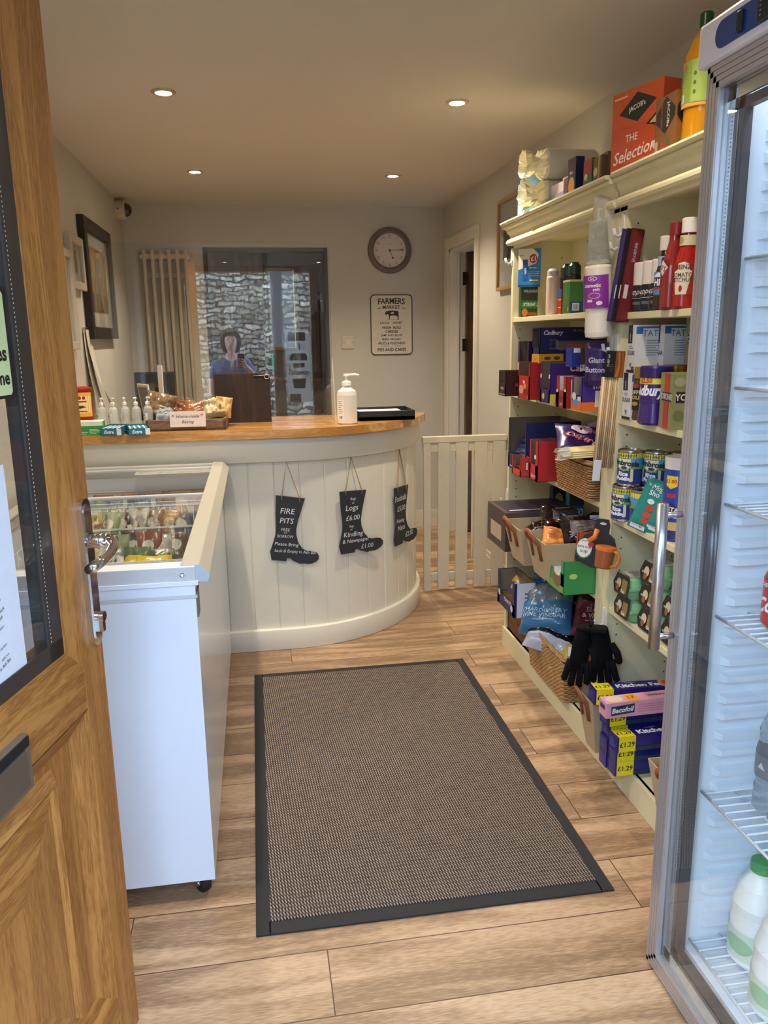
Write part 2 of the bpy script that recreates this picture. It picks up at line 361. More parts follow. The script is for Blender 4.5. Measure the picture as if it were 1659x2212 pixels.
# ------------------------------------------------------------ ceiling downlights
M_lampface=C('#ffe9c8',emit=60,var=0)
downs=[(-.272,3.16),(.811,3.165),(-.257,4.554),(.81,4.568),(-.27,1.77),(.81,1.77)]  # last two are added out of view, continuing the grid, to brighten the entrance
lab=['recessed round ceiling downlight at front left, the larger-looking left one','recessed round ceiling downlight at front right, above the shop floor mat','recessed round ceiling downlight at the back left, above the counter','recessed round ceiling downlight at the back right, nearer the wall clock','added, unseen ceiling downlight over the entrance, left side','added, unseen ceiling downlight over the entrance, beside the fridge']
for i,(x,y) in enumerate(downs):
    t=thing('ceiling_downlight',lab[i],'light',(x,y,CZ),group='recessed ceiling downlights')
    MB().lathe([(.028,-.001),(.030,-.006),(.043,-.004),(.044,0),(.030,0)],C('#cdbfa8',metal=.6,rough=.3),28,cap=False).build('bezel',t)
    MB().lathe([(0,-.0035),(.027,-.0035),(.027,-.001)],M_lampface,24).build('bulb',t)
    lamp('downlight_beam','SPOT',(x,y,CZ-.012),LAMP_W*(1,1,1,1,1.0,.3)[i],(1,.86,.68),(0,0,0),spot_size=R(128),spot_blend=.8,shadow_soft_size=.03).parent=None
# ------------------------------------------------------------ oak entrance door, opened inwards
a=R(14); dT=Matrix(((math.cos(a),math.sin(a),0,-.302),(-math.sin(a),math.cos(a),0,1.44),(0,0,1,.012),(0,0,0,1)))
# door local frame: +x = outward face normal, y = along the door (free edge at y=0, hinge at y=-.86)
t=thing('entrance_door','oak-coloured entrance door with tall glazed panel, standing open','door'); t.matrix_world=dT
W=.86; Th=.055
def dbox(mb,u0,u1,z0,z1,x0,x1,m): return mb.box(x0,-u1,z0,x1,-u0,z1,m)
fr=MB()
dbox(fr,0,.080,0,2.07,-Th,0,M_oak); dbox(fr,W-.080,W,0,2.07,-Th,0,M_oak)
def chamf(mb,pts,d0,d1,m): pass
b2=MB(); dbox(b2,.08,W-.08,.745,.825,-Th,0,M_oakh); dbox(b2,.08,W-.08,1.99,2.07,-Th,0,M_oakh); dbox(b2,.08,W-.08,0,.13,-Th,0,M_oakh)
# chamfered beads
def bead(mb,u0,u1,z0,z1,w,dx,m,mh):
    # frame of 4 sloping strips from outer rect (x=0) to inner rect (x=-dx)
    o=[(0,-u0,z0),(0,-u1,z0),(0,-u1,z1),(0,-u0,z1)]; i=[(-dx,-u0-w,z0+w),(-dx,-u1+w,z0+w),(-dx,-u1+w,z1-w),(-dx,-u0-w,z1-w)]
    for k in range(4):
        j=(k+1)%4; mb.add([o[k],o[j],i[j],i[k]],[(3,2,1,0)],mh if k%2==0 else m)
    k2=[(-dx,p[1],p[2]) for p in i]
    for k in range(4):
        j=(k+1)%4; mb.add([i[k],i[j],(-Th,i[j][1],i[j][2]),(-Th,i[k][1],i[k][2])],[(3,2,1,0)],m)
bead(fr,.08,W-.08,.825,1.99,.045,.006,M_oak,M_oakh)
fr.build('stile',t,bev=.002); b2.build('rail',t,bev=.002)
# gasket and glass
g=MB(); M_gask=C('#3a3532',rough=.35)
for (u0,u1,z0,z1) in ((.125,.170,.87,1.95),(W-.170,W-.125,.87,1.95),(.125,W-.125,.87,.90),(.125,W-.125,1.92,1.95)): dbox(g,u0,u1,z0,z1,-.034,-.0085,M_gask)
for k in range(150):
    z=.905+k*.0068; g.add([(-.008,-.1635,z),(-.008,-.1615,z),(-.008,-.1615,z+.0025),(-.008,-.1635,z+.0025)],[(0,1,2,3)],M_white)
g.build('gasket',t)
gl=MB(); dbox(gl,.170,W-.170,.90,1.92,-.0165,-.0115,M_glass); gl.build('glass',t)
# lower panel with raised field
p=MB(); dbox(p,.12,W-.12,.12,.75,-.032,-.022,M_oak)
bead(p,.08,W-.08,.13,.745,.04,.022,M_oak,M_oakh)
def raised(mb,u0,u1,z0,z1,w,x0,x1,m,mh):
    o=[(x0,-u0,z0),(x0,-u1,z0),(x0,-u1,z1),(x0,-u0,z1)]; i=[(x1,-u0-w,z0+w),(x1,-u1+w,z0+w),(x1,-u1+w,z1-w),(x1,-u0-w,z1-w)]
    for k in range(4):
        j=(k+1)%4; mb.add([o[k],o[j],i[j],i[k]],[(3,2,1,0)],mh if k%2==0 else m)
    return i
raised(p,.185,W-.185,.19,.69,.018,-.022,-.004,M_oak,M_oakh)
i=raised(p,.203,W-.203,.208,.672,.012,-.004,-.012,M_oak,M_oakh)
i=raised(p,.215,W-.215,.22,.66,.012,-.012,-.007,M_oak,M_oakh)
i=raised(p,.227,W-.227,.232,.648,.10,-.007,-.0015,M_oak,M_oakh); p.add(i,[(3,2,1,0)],M_oak)
p.build('panel',t)
# letter plate
l=MB(); dbox(l,.292,.56,.725,.813,0,.012,C('#a39a8e',rough=.4,metal=.8)); dbox(l,.31,.54,.738,.795,.012,.018,C('#8f867a',rough=.35,metal=.8)); dbox(l,.295,.557,.795,.811,.012,.014,M_black); l.build('letter_plate',t,bev=.002)
# handle: back plate, lever, key cylinder
pts=[]; 
def stadium(w,h,n=8): 
    r=w/2; return [(r*math.cos(PI*i/n),h/2-r+r*math.sin(PI*i/n)) for i in range(n+1)]+[(-r*math.cos(PI*i/n),-h/2+r-r*math.sin(PI*i/n)) for i in range(n+1)]
T_out=lambda u,z,x=0: Matrix(((0,0,1,x),(1,0,0,-u),(0,1,0,z),(0,0,0,1)))   # local xy-plane -> door face
hd=MB(); hd.T=T_out(.036,.985); hd.prism(stadium(.034,.27),.011,M_chrome); hd.T=T_out(.036,.985,.011); hd.prism(stadium(.026,.25),.002,M_chrome)
h=hd.build('handle_plate',t,bev=.003)
lv=MB(); lv.T=Matrix.Translation((0,-.014,0)); lv.tube([(.010,-.022,1.045),(.030,-.022,1.045),(.045,-.022,1.045)],.0135,M_chrome,16)
lv.tube([(.040,-.020,1.045),(.053,-.022,1.043),(.060,-.034,1.037),(.060,-.055,1.029),(.058,-.08,1.024),(.056,-.118,1.022)],.0125,M_chrome,14,r2=.009)
lv.build('lever',h).matrix_parent_inverse=Matrix.Identity(4)
kc=MB(); kc.T=T_out(.036,.905,.012); kc.cyl(.009,0,.014,M_chrome,16); kc.box(-.005,-.028,0,.005,0,.012,M_chrome); kc.build('key_cylinder',h)
# window sign on the glass (only its right part is in view) and a typed notice
sg=thing('window_sign','pale green plastic sign with black border and lettering, fixed to the door glass','sign'); sg.matrix_world=dT
mb=MB(); mb.T=Matrix.Translation((-.0108,0,0)); 
mb.box(0,-.42,1.306,.003,-.185,1.465,M_black)
f2=(V((.003,-.42,1.306)),V((0,1,0)),V((0,0,1)),.235,.159)
mb.poly(f2,[(.03,.06),(.05,.03),(.95,.03),(.97,.06),(.97,.94),(.95,.97),(.05,.97),(.03,.94)],C('#d3e3a8',rough=.3))
for k,(s,u) in enumerate((('an',.85),('in',.86),('ses',.86),('time',.84))): mb.text(f2,u,.80-.205*k,.105 if k!=3 else .125,s,M_black,bold=.03)
mb.build('sign_plate',sg,bev=0)
nt_=thing('paper_notice','white sheet of typed text taped inside the door glass','paper'); nt_.matrix_world=dT
mb=MB(); mb.box(-.0113,-.445,.80,-.0109,-.235,1.212,C('#dfe4ee',rough=.8))
f3=(V((-.0109,-.45,.80)),V((0,1,0)),V((0,0,1)),.215,.412)
y=.80
for k,s in enumerate(['number of people','','notices will be','','for payment','off hold','other pitches to','','do not linger','near block','the block, this will','long to the 1 metre','','with you, broken','with you','to next to the Ash Bin','','Sorry for so many rules','to help each other. Please','to remind you all']):
    if s: mb.text(f3,.80-.012*len(s)*.6,y,.013,s,M_black,rot=R(12),bold=.005)
    y-=.034
mb.build('sheet',nt_)
# ------------------------------------------------------------ floor mat
t=thing('floor_mat','large brown ribbed entrance mat with black rubber border lying on the oak floor','mat',(.395,2.397,0))
mx0,mx1,my0,my1=-.455,.455,-.755,.755
m,n,bs=nodes('ribbed_carpet'); tc=N(n,'TexCoord'); sp=N(n,'SeparateXYZ'); n.links.new(tc.outputs['Object'],sp.inputs[0])
def M2(op,a,b=None,c=None):
    x=N(n,'Math',operation=op)
    for i,q in enumerate((a,b,c)):
        if q is None: continue
        if isinstance(q,(int,float)): x.inputs[i].default_value=q
        else: n.links.new(q,x.inputs[i])
    return x.outputs[0]
nz=N(n,'TexNoise'); nz.inputs['Scale'].default_value=60; n.links.new(tc.outputs['Object'],nz.inputs['Vector'])
rowid=M2('FLOOR',M2('MULTIPLY',sp.outputs[1],1/.0150))
par=M2('MULTIPLY',M2('MODULO',M2('ABSOLUTE',rowid),2),PI)
sx_=M2('SINE',M2('ADD',M2('MULTIPLY_ADD',sp.outputs[0],2*PI/.0078,par),M2('MULTIPLY',sp.outputs[1],260)))
sy_=M2('SINE',M2('MULTIPLY',M2('FRACT',M2('MULTIPLY',sp.outputs[1],1/.0150)),PI))
h=M2('ADD',M2('MULTIPLY',sx_,sy_),M2('MULTIPLY',nz.outputs[0],.5))
n.links.new(ramp(n,h,[(.10,'#2a2220'),(.50,'#7c6b5d'),(.95,'#a89684')]),bs.inputs['Base Color']); bs.inputs['Roughness'].default_value=.95
bp=N(n,'Bump'); bp.inputs['Strength'].default_value=.6; bp.inputs['Distance'].default_value=.003; n.links.new(h,bp.inputs['Height']); n.links.new(bp.outputs[0],bs.inputs['Normal'])
MB().box(mx0+.035,my0+.04,.001,mx1-.035,my1-.04,.009,m).build('carpet',t)
b=MB(); rb=C('#232324',rough=.8,bump=.3,scale=200)
b.box(mx0,my0,0,mx0+.037,my1,.006,rb).box(mx1-.037,my0,0,mx1,my1,.006,rb).box(mx0+.03,my0,0,mx1-.03,my0+.042,.006,rb).box(mx0+.03,my1-.042,0,mx1-.03,my1,.006,rb)
b.build('border',t,bev=.002)

# ------------------------------------------------------------ chest freezer
fx0,fx1,fy0,fy1=LX+.03,-.160,1.802,3.372
t=thing('chest_freezer','long white chest freezer with glass sliding lids beside the counter','freezer',(0,0,.018))
Wh=C('#e2eaf6',rough=.25,coat=.3,var=.01); Gr=C('#a8a496',rough=.4,var=.02); Gc=C('#c9ccd0',rough=.35)
b=MB(); b.box(fx0,fy0,.035,fx1,fy0+.035,.822,Wh).box(fx0,fy1-.035,.035,fx1,fy1,.822,Wh).box(fx0,fy0+.035,.035,fx0+.035,fy1-.035,.822,Wh).box(fx1-.035,fy0+.035,.035,fx1,fy1-.035,.822,Wh).box(fx0+.035,fy0+.035,.035,fx1-.035,fy1-.035,.10,Wh)
b.build('cabinet',t)
b=MB(); b.box(fx0+.001,fy0-.004,.790,fx1+.004,fy0,.797,Gc).box(fx0-.0,fy0-.006,.822,fx1+.008,fy0+.03,.832,Wh); b.build('seam_strip',t)
# rims: near end, far end and long sides
rim=MB(); rim.box(fx0,fy0-.004,.83,fx1+.003,fy0+.045,.868,Gc).box(fx0,fy1-.035,.83,fx1,fy1+.0,.868,Gr).box(fx0,fy0,.83,fx0+.04,fy1,.868,Gr)
# right long side: sloped grip profile (x,z) swept along y
pr=[(fx1-.030,.83),(fx1+.030,.828),(fx1+.036,.845),(fx1+.012,.869),(fx1-.030,.872)]
def sweep(mb,pr,y0,y1,m,mcap=None):
    n=len(pr); vs=[(x,y0,z) for x,z in pr]+[(x,y1,z) for x,z in pr]
    mb.add(vs,[tuple(range(n))],mcap or m); mb.add(vs,[tuple(range(n,2*n))[::-1]],m); mb.add(vs,[((i+1)%n,i,n+i,n+(i+1)%n) for i in range(n)],m)
sweep(rim,pr,fy0+.001,fy1+.004,Gr,C('#b4c2cc',rough=.4))
rim.build('rim',t,bev=.002)
b=MB(); b.T=Matrix(((1,0,0,-.187),(0,0,-1,fy0-.003),(0,1,0,.848),(0,0,0,1))); b.lathe([(.0055,0),(.0055,.002),(.003,.0035)],M_chrome,16); b.build('screw',t)
b=MB(); b.box(fx1,fy0+.02,.735,fx1+.003,fy0+.07,.80,C('#6f6a60')); b.build('hinge_plate',t)
for k,(ya,yb,zz) in enumerate(((fy0+.04,2.72,.858),(2.62,fy1-.03,.851))):
    l=MB(); l.box(fx0+.04,ya,zz,fx1-.032,yb,zz+.005,M_glass); o=l.build('lid',t)
    e=MB(); e.box(fx0+.04,ya,zz-.002,fx1-.032,ya+.012,zz+.007,Gc).box(fx0+.04,yb-.012,zz-.002,fx1-.032,yb,zz+.007,Gc); e.build('lid_frame',o)
def caster(x,y,rz):
    f=MB(); f.box(-.017,-.03,.028,-.013,.012,.058,M_steel).box(.013,-.03,.028,.017,.012,.058,M_steel).box(-.02,-.03,.056,.02,.02,.065,M_steel); f.T=Matrix(((0,0,1,-.018),(1,0,0,-.018),(0,1,0,.027),(0,0,0,1))); f.cyl(.008,0,.036,M_steel,12)
    c=f.build('caster',t,loc=(x,y,-.018),rot=(0,0,rz),bev=.001)
    w=MB(); w.T=Matrix(((0,0,1,-.011),(1,0,0,-.018),(0,1,0,.027),(0,0,0,1))); w.lathe([(0,0),(.022,-.002),(.027,.002),(.027,.020),(.022,.024),(0,.024)],M_black,22); w.build('wheel',c)
caster(-.205,1.852,.6); caster(-.72,1.87,.2); caster(-.215,3.32,.3)
# wire baskets and frozen packs inside
M_wire=C('#d9dcd8',rough=.4)
by=[fy0+.06,2.20,2.62,2.98,fy1-.06]
for k in range(4):
    bt=thing('freezer_basket','white wire basket inside the freezer, '+('nearest to the door','second from the door','third from the door','farthest, against the counter')[k],'basket',(0,0,0),group='wire baskets in the freezer')
    w=MB(); x0,x1,y0,y1=fx0+.06,fx1-.05,by[k]+.008,by[k+1]-.008
    for z in (.60,.69,.79): w.tube([(x0,y0,z),(x1,y0,z),(x1,y1,z),(x0,y1,z)],.003,M_wire,5,closed=True)
    for i in range(13):
        x=x0+(x1-x0)*i/12; w.tube([(x,y0,.79),(x,y0,.60),(x,y1,.60),(x,y1,.79)],.002,M_wire,4)
    for i in range(8):
        y=y0+(y1-y0)*i/7; w.tube([(x1,y,.79),(x1,y,.60),(x0,y,.60),(x0,y,.79)],.002,M_wire,4)
    w.build('wire_frame',bt)
def bag(mb,w,h,t,colf,seed=0,n=16,crumple=.18,flat=.06):
    """a filled pouch in the local xz-plane, bulging along y; returns the front-surface function"""
    def th(u,v):
        a=max(0,1-abs(2*u-1)**3.2); e=min(v,1-v)/flat; e=min(1,max(0,e-.6)/1.6) if e<2.2 else 1
        nn=noise.noise(Vector((u*3+seed,v*4,seed*1.7)))*.5+noise.noise(Vector((u*8,v*9+seed,seed)))*.3
        return t/2*a**.6*(e**.7)*(1+crumple*2*nn)+.0006
    def pos(u,v,side,off=0):
        pin=1-.05*math.sin(PI*v)+.02*noise.noise(Vector((v*6,seed,0)))
        return V(((u-.5)*w*pin,side*(-(th(u,v)+off)),v*h))
    for side in (1,-1):
        vs=[pos(i/n,j/n,side) for j in range(n+1) for i in range(n+1)]
        for j in range(n):
            for i in range(n):
                a=j*(n+1)+i; f=(a,a+1,a+n+2,a+n+1); m=colf((i+.5)/n,(j+.5)/n)
                s_=len(mb.v); 
                mb.add([vs[q] for q in f],[(0,1,2,3) if side==1 else (3,2,1,0)],m,True)
    return lambda u,v,off: pos(min(max(u,0),1),min(max(v,0),1),1,off+.0014)
def weld(o):
    bm=bmesh.new(); bm.from_mesh(o.data); bmesh.ops.remove_doubles(bm,verts=bm.verts,dist=1e-5); bm.to_mesh(o.data); bm.free(); return o
def bag_thing(name,label,cat,loc,rot,size,bands,arts=(),group=None,seed=1,crumple=.18,rough=.28):
    mb=MB(); w,h,t_=size
    def colf(u,v):
        for b_ in bands:
            if b_[0]<=v<b_[1] and (len(b_)<4 or b_[3]<=u<b_[4]): return C(b_[2],rough=rough)
        return C(bands[0][2],rough=rough)
    wp=bag(mb,w,h,t_,colf,seed,crumple=crumple)
    fr={'F':(V((0,0,0)),V((1,0,0)),V((0,0,1)),w,h)}
    mb.art(fr,[('F',)+tuple(a) for a in arts],warp=wp)
    o=weld(mb.build(name,loc=loc,rot=rot)); tag(o,label,cat,group); return o
fz=[]
cols=[('#8c4a3c','red'),('#b08048','orange'),('#4a6a4a','green'),('#b8b2a4','white'),('#5a6c8c','blue'),('#8a9a74','pale green'),('#77604c','brown'),('#b4a684','buff'),('#44423f','black'),('#a8705c','salmon'),('#6c7c8a','slate blue')]
rows=[(3.22,11,.745),(3.05,10,.735),(2.84,10,.72),(2.50,9,.725),(2.33,8,.72)]
used={}
for r,(yy,cnt,z) in enumerate(rows):
    for k in range(cnt):
        c,nm=cols[(k*3+r*5)%len(cols)]; x=fx0+.12+(fx1-fx0-.22)*(k+.5)/cnt+random.uniform(-.01,.01)
        rowtxt=('back row against the counter','second row from the counter','middle row','row in front of the middle','second row from the near end')[r]
        used[(r,nm)]=used.get((r,nm),0)+1
        xt='' if used[(r,nm)]==1 else ', farther right'
        bag_thing('frozen_food_pack','%s frozen food pack in the freezer, %s%s'%(nm,rowtxt,xt),'frozen pack',(x,yy+random.uniform(-.02,.02),.61),(R(random.uniform(-34,-16)),0,R(random.uniform(-12,12))),(.082,.19,.036),[(0,1,c),(.38,.58,random.choice(('#b8b2a2','#a0927c','#8c8478')))],
            [('l',.2,.4,.8,.58,3,'#444444'),('e',.5,.75,.25,.1,'#e8e2c8')],'frozen packs upright in the freezer',seed=r*20+k,crumple=.7)
for (nm,c,x,y,rz,ry) in (('yellow bag of frozen chips','#e7c21e',-.30,2.20,10,0),('yellow and black bag of frozen potato','#d9b51c',-.40,2.22,-20,0),('pale green striped bag of peas','#8fb27a',-.50,2.19,15,0)):
    bag_thing('frozen_vegetable_bag',nm+' lying in the freezer','frozen pack',(x,y-.03,.68),(R(-62),0,R(rz)),(.12,.19,.05),[(0,1,c)],[('r',.3,.1,.7,.35,'#a33b2f' if 'chips' in nm else '#3a3a30'),('e',.5,.65,.3,.12,'#efe2a0')],'yellow and green bags in the freezer',seed=x*10)
for k,(x,c,nm) in enumerate(((-.46,'#8a4a3c','left'),(-.33,'#96543f','middle'),(-.235,'#7c4236','right'))):
    bag_thing('mince_tray','tray of red minced meat under film at the near end of the freezer, '+nm,'meat',(x,1.93,.74),(R(-84),0,R(3*k)),(.12,.15,.05),[(0,1,c)],[],'trays of mince in the freezer',seed=40+k,crumple=.9)
bag_thing('frozen_card','white printed card lying by the mince inside the freezer','card',(-.545,1.92,.76),(R(-80),0,R(10)),(.07,.17,.006),[(0,1,'#d9d6cd')],[('l',.2,.2,.8,.9,8,'#666666')],seed=3,crumple=.1)
t2=MB(); t2.box(-.50,3.255,.8645,-.195,3.37,.8655,C('#e8e0d2',rough=.8)); o=t2.build('price_list'); tag(o,'white printed sheet lying on the far end of the freezer lid','paper')
f4=(V((-.50,3.255,.8655)),V((1,0,0)),V((0,1,0)),.305,.115)
t3=MB(); 
for i in range(5):
    for j in range(2): t3.rect(f4,.3+.13*i,.25+.4*j,.36+.13*i,.32+.4*j,M_black)
t3.text(f4,.14,.5,.14,'Meats',M_black,bold=.01); t3.build('print',o)

# ------------------------------------------------------------ counter
def curve(off,x0=LX+.003,xe=.12,cx=.12,a=.735,b_=.765,cy=4.18,y1=4.18,n=26):
    """front line of the counter, offset outwards by off: straight, then a quarter ellipse"""
    P=[(x0,cy-b_-off)]
    for i in range(n+1):
        th=PI/2*i/n; P.append((cx+(a+off)*math.sin(th),cy-(b_+off)*math.cos(th)))
    return [p for p in P if p[1]<=y1+1e-6]
def shell(mb,P,z0,z1,th,m):
    """vertical board following the line P, th thick towards the inside"""
    n=len(P); Q=[]
    for i,p in enumerate(P):
        a_=V(P[max(i-1,0)]); c=V(P[min(i+1,n-1)]); d=(c-a_).normalized(); nn=V((-d.y,d.x)); Q.append((p[0]+nn.x*th,p[1]+nn.y*th))
    vs=[(x,y,z0) for x,y in P]+[(x,y,z1) for x,y in P]+[(x,y,z0) for x,y in Q]+[(x,y,z1) for x,y in Q]
    fs=[]
    for i in range(n-1): fs+=[(i,i+1,n+i+1,n+i),(2*n+i+1,2*n+i,3*n+i,3*n+i+1),(n+i,n+i+1,3*n+i+1,3*n+i),(i+1,i,2*n+i,2*n+i+1)]
    fs+=[(n-1,3*n-1,4*n-1,2*n-1),(0,n,3*n,2*n)]
    mb.add(vs,fs,m,True)
def resample(P,step):
    out=[];acc=0
    for i in range(len(P)-1):
        a_,c=V(P[i]),V(P[i+1]); L=(c-a_).length; k=max(1,int(L/step))
        for j in range(k): out.append(tuple(a_+(c-a_)*j/k))
    out.append(P[-1]); return out
t=thing('shop_counter','cream panelled counter with curved right end','counter')
P=resample(curve(-.02,n=60),.004)
# v-groove boards: dent the line at every board joint
L=0; PP=[]; last=None
for i,p in enumerate(P):
    if last is not None: L+=(V(p)-V(last)).length
    last=p; d=abs(((L+.03)%.112)-.056); g=max(0,.003-abs(.056-d))  # distance to joint
    a_=V(P[max(i-1,0)]); c=V(P[min(i+1,len(P)-1)]); dd=(c-a_).normalized(); nn=V((-dd.y,dd.x)); PP.append((p[0]+nn.x*g*1.6,p[1]+nn.y*g*1.6))
b=MB(); shell(b,PP,.05,.90,.02,M_cream); o=b.build('panelling',t)
for pl in o.data.polygons: pl.use_smooth=False
b=MB(); shell(b,curve(0,n=50),.872,.982,.03,M_cream); b.build('frieze',t,bev=.002)
b=MB(); shell(b,curve(0,n=50),0,.100,.03,M_cream); b.build('plinth',t,bev=.004)
b=MB(); b.box(LX+.003,3.50,0,.10,3.89,.06,M_cream).box(LX+.003,3.90,.0,.70,3.93,.975,M_cream); b.build('back_panel',t)
Pf=[p for p in curve(.035,n=60) if p[1]<3.93]
Pf=Pf+[(Pf[-1][0]-.004,3.952),(Pf[-1][0]-.018,3.964),(Pf[-1][0]-.035,3.968),(LX+.003,3.968)]
b=MB(); b.prism([(x,y) for x,y in Pf],.036,M_top); b.v=[v+V((0,0,.980)) for v in b.v]
tag(b.build('worktop',bev=.006),'curved oak worktop lying along the cream counter','worktop')

# boots
def arc_at(xt,off=0):
    P=curve(off,n=400)
    i=min(range(len(P)),key=lambda i:abs(P[i][0]-xt)); a_=V(P[max(i-1,0)]); c=V(P[min(i+1,len(P)-1)]); d=(c-a_).normalized(); return V((P[i][0],P[i][1])),d
bootp=[(0,1),(.60,.985),(.585,.93),(.50,.64),(.475,.50),(.49,.40),(.55,.28),(.64,.20),(.74,.165),(.86,.165),(.95,.15),(1,.10),(1,.05),(.96,.01),(.88,-.025),(.80,-.04),(.70,-.035),(.62,-.045),(.54,-.02),(.46,.0),(.42,.03),(.34,.035),(.33,-.01),(.31,-.015),(.02,-.01),(.0,.06),(-.02,.12),(.02,.24),(.06,.38),(.06,.5),(.03,.7)]
def boot(hx,label,wd,ht,topz,lines,rot=0,dx=0,cord=.085):
    p,d=arc_at(hx,-.02); nrm=V((d.y,-d.x))
    ang=math.atan2(d.y,d.x)
    t=thing('boot_chalkboard',label,'sign',(p.x,p.y,.872),(0,0,ang),group='boot-shaped chalkboards hanging on the counter')
    b=MB(); c,s=math.cos(rot),math.sin(rot)
    pt=lambda u,v:((u-.30)*wd*c-(v-1)*ht*s+dx,(u-.30)*wd*s+(v-1)*ht*c+(topz-.872))
    yo=-.012
    b.T=Matrix(((1,0,0,0),(0,0,-1,yo),(0,1,0,0),(0,0,0,1)))
    b.prism([pt(u,v) for u,v in bootp],.005,M_slate); b.T=Matrix.Identity(4)
    fr=(V((pt(0,0)[0],yo-.005,pt(0,0)[1])),V((c,0,s)),V((-s,0,c)),wd,ht)
    for (u,v,h,st,*r) in lines: b.text(fr,u,v,h*.98,st,M_chalk,bold=.0 if h<.08 else .004,maxw=min(1,(r[0] if r else .55)*.95),rot=r[1] if len(r)>1 else 0,shear=.1)
    b.build('board',t)
    q=MB(); M_tw=C('#a8875c',rough=.9); a1,a2=pt(.13,.955),pt(.50,.94)
    q.tube([(a1[0],yo-.006,a1[1]-.006),(a1[0],yo-.006,a1[1]+.012),(0,-.006,-.004),(a2[0],yo-.006,a2[1]+.012),(a2[0],yo-.006,a2[1]-.006)],.0023,M_tw,6)
    q.build('cord',t)
boot(.098,'black boot-shaped chalkboard reading Fire Pits free to borrow',.215,.292,.716,[(.27,.77,.085,'FIRE',.4),(.27,.62,.085,'PITS',.4),(.26,.48,.045,'FREE',.3),(.26,.43,.025,'TO',.1),(.27,.375,.045,'BORROW',.35),(.31,.245,.07,'Please Bring',.6),(.50,.14,.065,'back & Empty in Ash Bin',.9)],rot=R(-7),dx=.012)
boot(.412,'black boot-shaped chalkboard reading Logs and Kindling prices',.235,.288,.718,[(.30,.86,.055,'Bags',.2),(.30,.80,.035,'of',.1),(.27,.71,.12,'Logs',.5),(.29,.56,.085,'£6.00',.4),(.26,.42,.045,'Bags',.2),(.25,.37,.035,'of',.1),(.30,.28,.105,'Kindling',.58),(.36,.175,.085,'& Newspaper',.75),(.62,.065,.075,'£1.00',.4)],rot=R(-1))
boot(.668,'black boot-shaped chalkboard reading Footballs and Fishing Nets prices',.235,.285,.688,[(.26,.80,.10,'Footballs',.50),(.28,.62,.09,'£5.00',.42),(.24,.40,.09,'Fishing',.5),(.28,.28,.09,'Nets',.38),(.62,.12,.09,'£2.50',.45)],rot=R(0))

# ------------------------------------------------------------ gate
t=thing('picket_gate','low cream slatted gate between the counter and the shelving','gate',(0,4.12,0))
gm=C('#c7bda6',rough=.45)
MB().box(.877,-.014,.835,1.345,.03,.868,gm).build('top_rail',t,bev=.003); MB().box(.877,-.0055,.785,1.345,.016,.836,gm).build('rail',t,bev=.002); MB().box(.90,.0065,.055,1.345,.02,.10,gm).build('rail',t,bev=.002)
for i,(x0,x1) in enumerate(((.880,.920),(.960,1.024),(1.060,1.128),(1.166,1.236),(1.268,1.338))):
    MB().box(x0,-.012,.012 if i else 0,x1,.006,.835,gm).build('slat',t,bev=.002)

# ------------------------------------------------------------ back wall
t=thing('column_radiator','tall cream column radiator on the back wall','radiator',(0,BY-.045,0))
x0=-.69; 
for i in range(6):
    x=x0+.012+.0535*i; MB().tube([(x,0,.42),(x,0,1.955),(x,.0,1.975)],.0125,M_rad,12).build('column',t)
    MB().tube([(x,.03,.42),(x,.03,1.955),(x,.03,1.975)],.0105,M_rad,10).build('column',t)
b=MB(); 
for z in (.47,1.935): 
    for i in range(6): b.T=Matrix.Translation((x0+.012+.0535*i,.012,z))@Matrix.Rotation(R(90),4,'Y'); b.lathe([(.016,-.0265),(.021,-.016),(.021,.016),(.016,.0265)],M_rad,14)
b.T=Matrix.Identity(4); b.tube([(x0-.02,.012,1.935),(x0,.012,1.935)],.017,M_rad,12); b.tube([(x0+.28,.012,1.935),(x0+.305,.012,1.935)],.017,M_rad,12)
b.box(x0,.03,.8,x0+.28,.045,.83,M_rad).box(x0,.03,1.8,x0+.28,.045,1.83,M_rad)
b.build('header_tube',t)
# clock
t=thing('wall_clock','round grey-rimmed clock with white face on the back wall','clock',(.968,BY,1.978),(R(90),0,0))
M_rim=C('#6a6058',rough=.5)
MB().lathe([(.150,0),(.154,.010),(.148,.028),(.125,.034),(.116,.026),(.114,.012)],M_rim,48,cap=False).build('rim',t)
b=MB(); b.lathe([(0,.012),(.117,.012),(.117,.010)],C('#cdc4bb',rough=.5),40)
fr=(V((-.116,-.116,.0125)),V((1,0,0)),V((0,1,0)),.232,.232)
for h_ in range(1,13):
    a_=PI/2-2*PI*h_/12; b.text(fr,.5+.40*math.cos(a_),.5+.40*math.sin(a_),.085,str(h_),C('#7b7067'),bold=0)
b.text(fr,.5,.68,.03,'LONDON',C('#8a8078'),bold=0); b.build('dial',t)
def hand(name,a_,L,w,z):
    b=MB(); b.T=Matrix.Rotation(-a_,4,'Z')@Matrix.Translation((0,0,z)); b.prism([(-.0012,-.01),(.0012,-.01),(.0014,L*.72),(w,L*.78),(0,L),(-w,L*.78),(-.0014,L*.72)],.001,C('#2d2723')); b.build(name,t)
hand('hour_hand',R(30*5.25),.065,.006,.016); hand('minute_hand',R(88),.10,.004,.018)
MB().lathe([(.006,.015),(.006,.021),(0,.022)],C('#2d2723'),14).build('hand_pin',t)
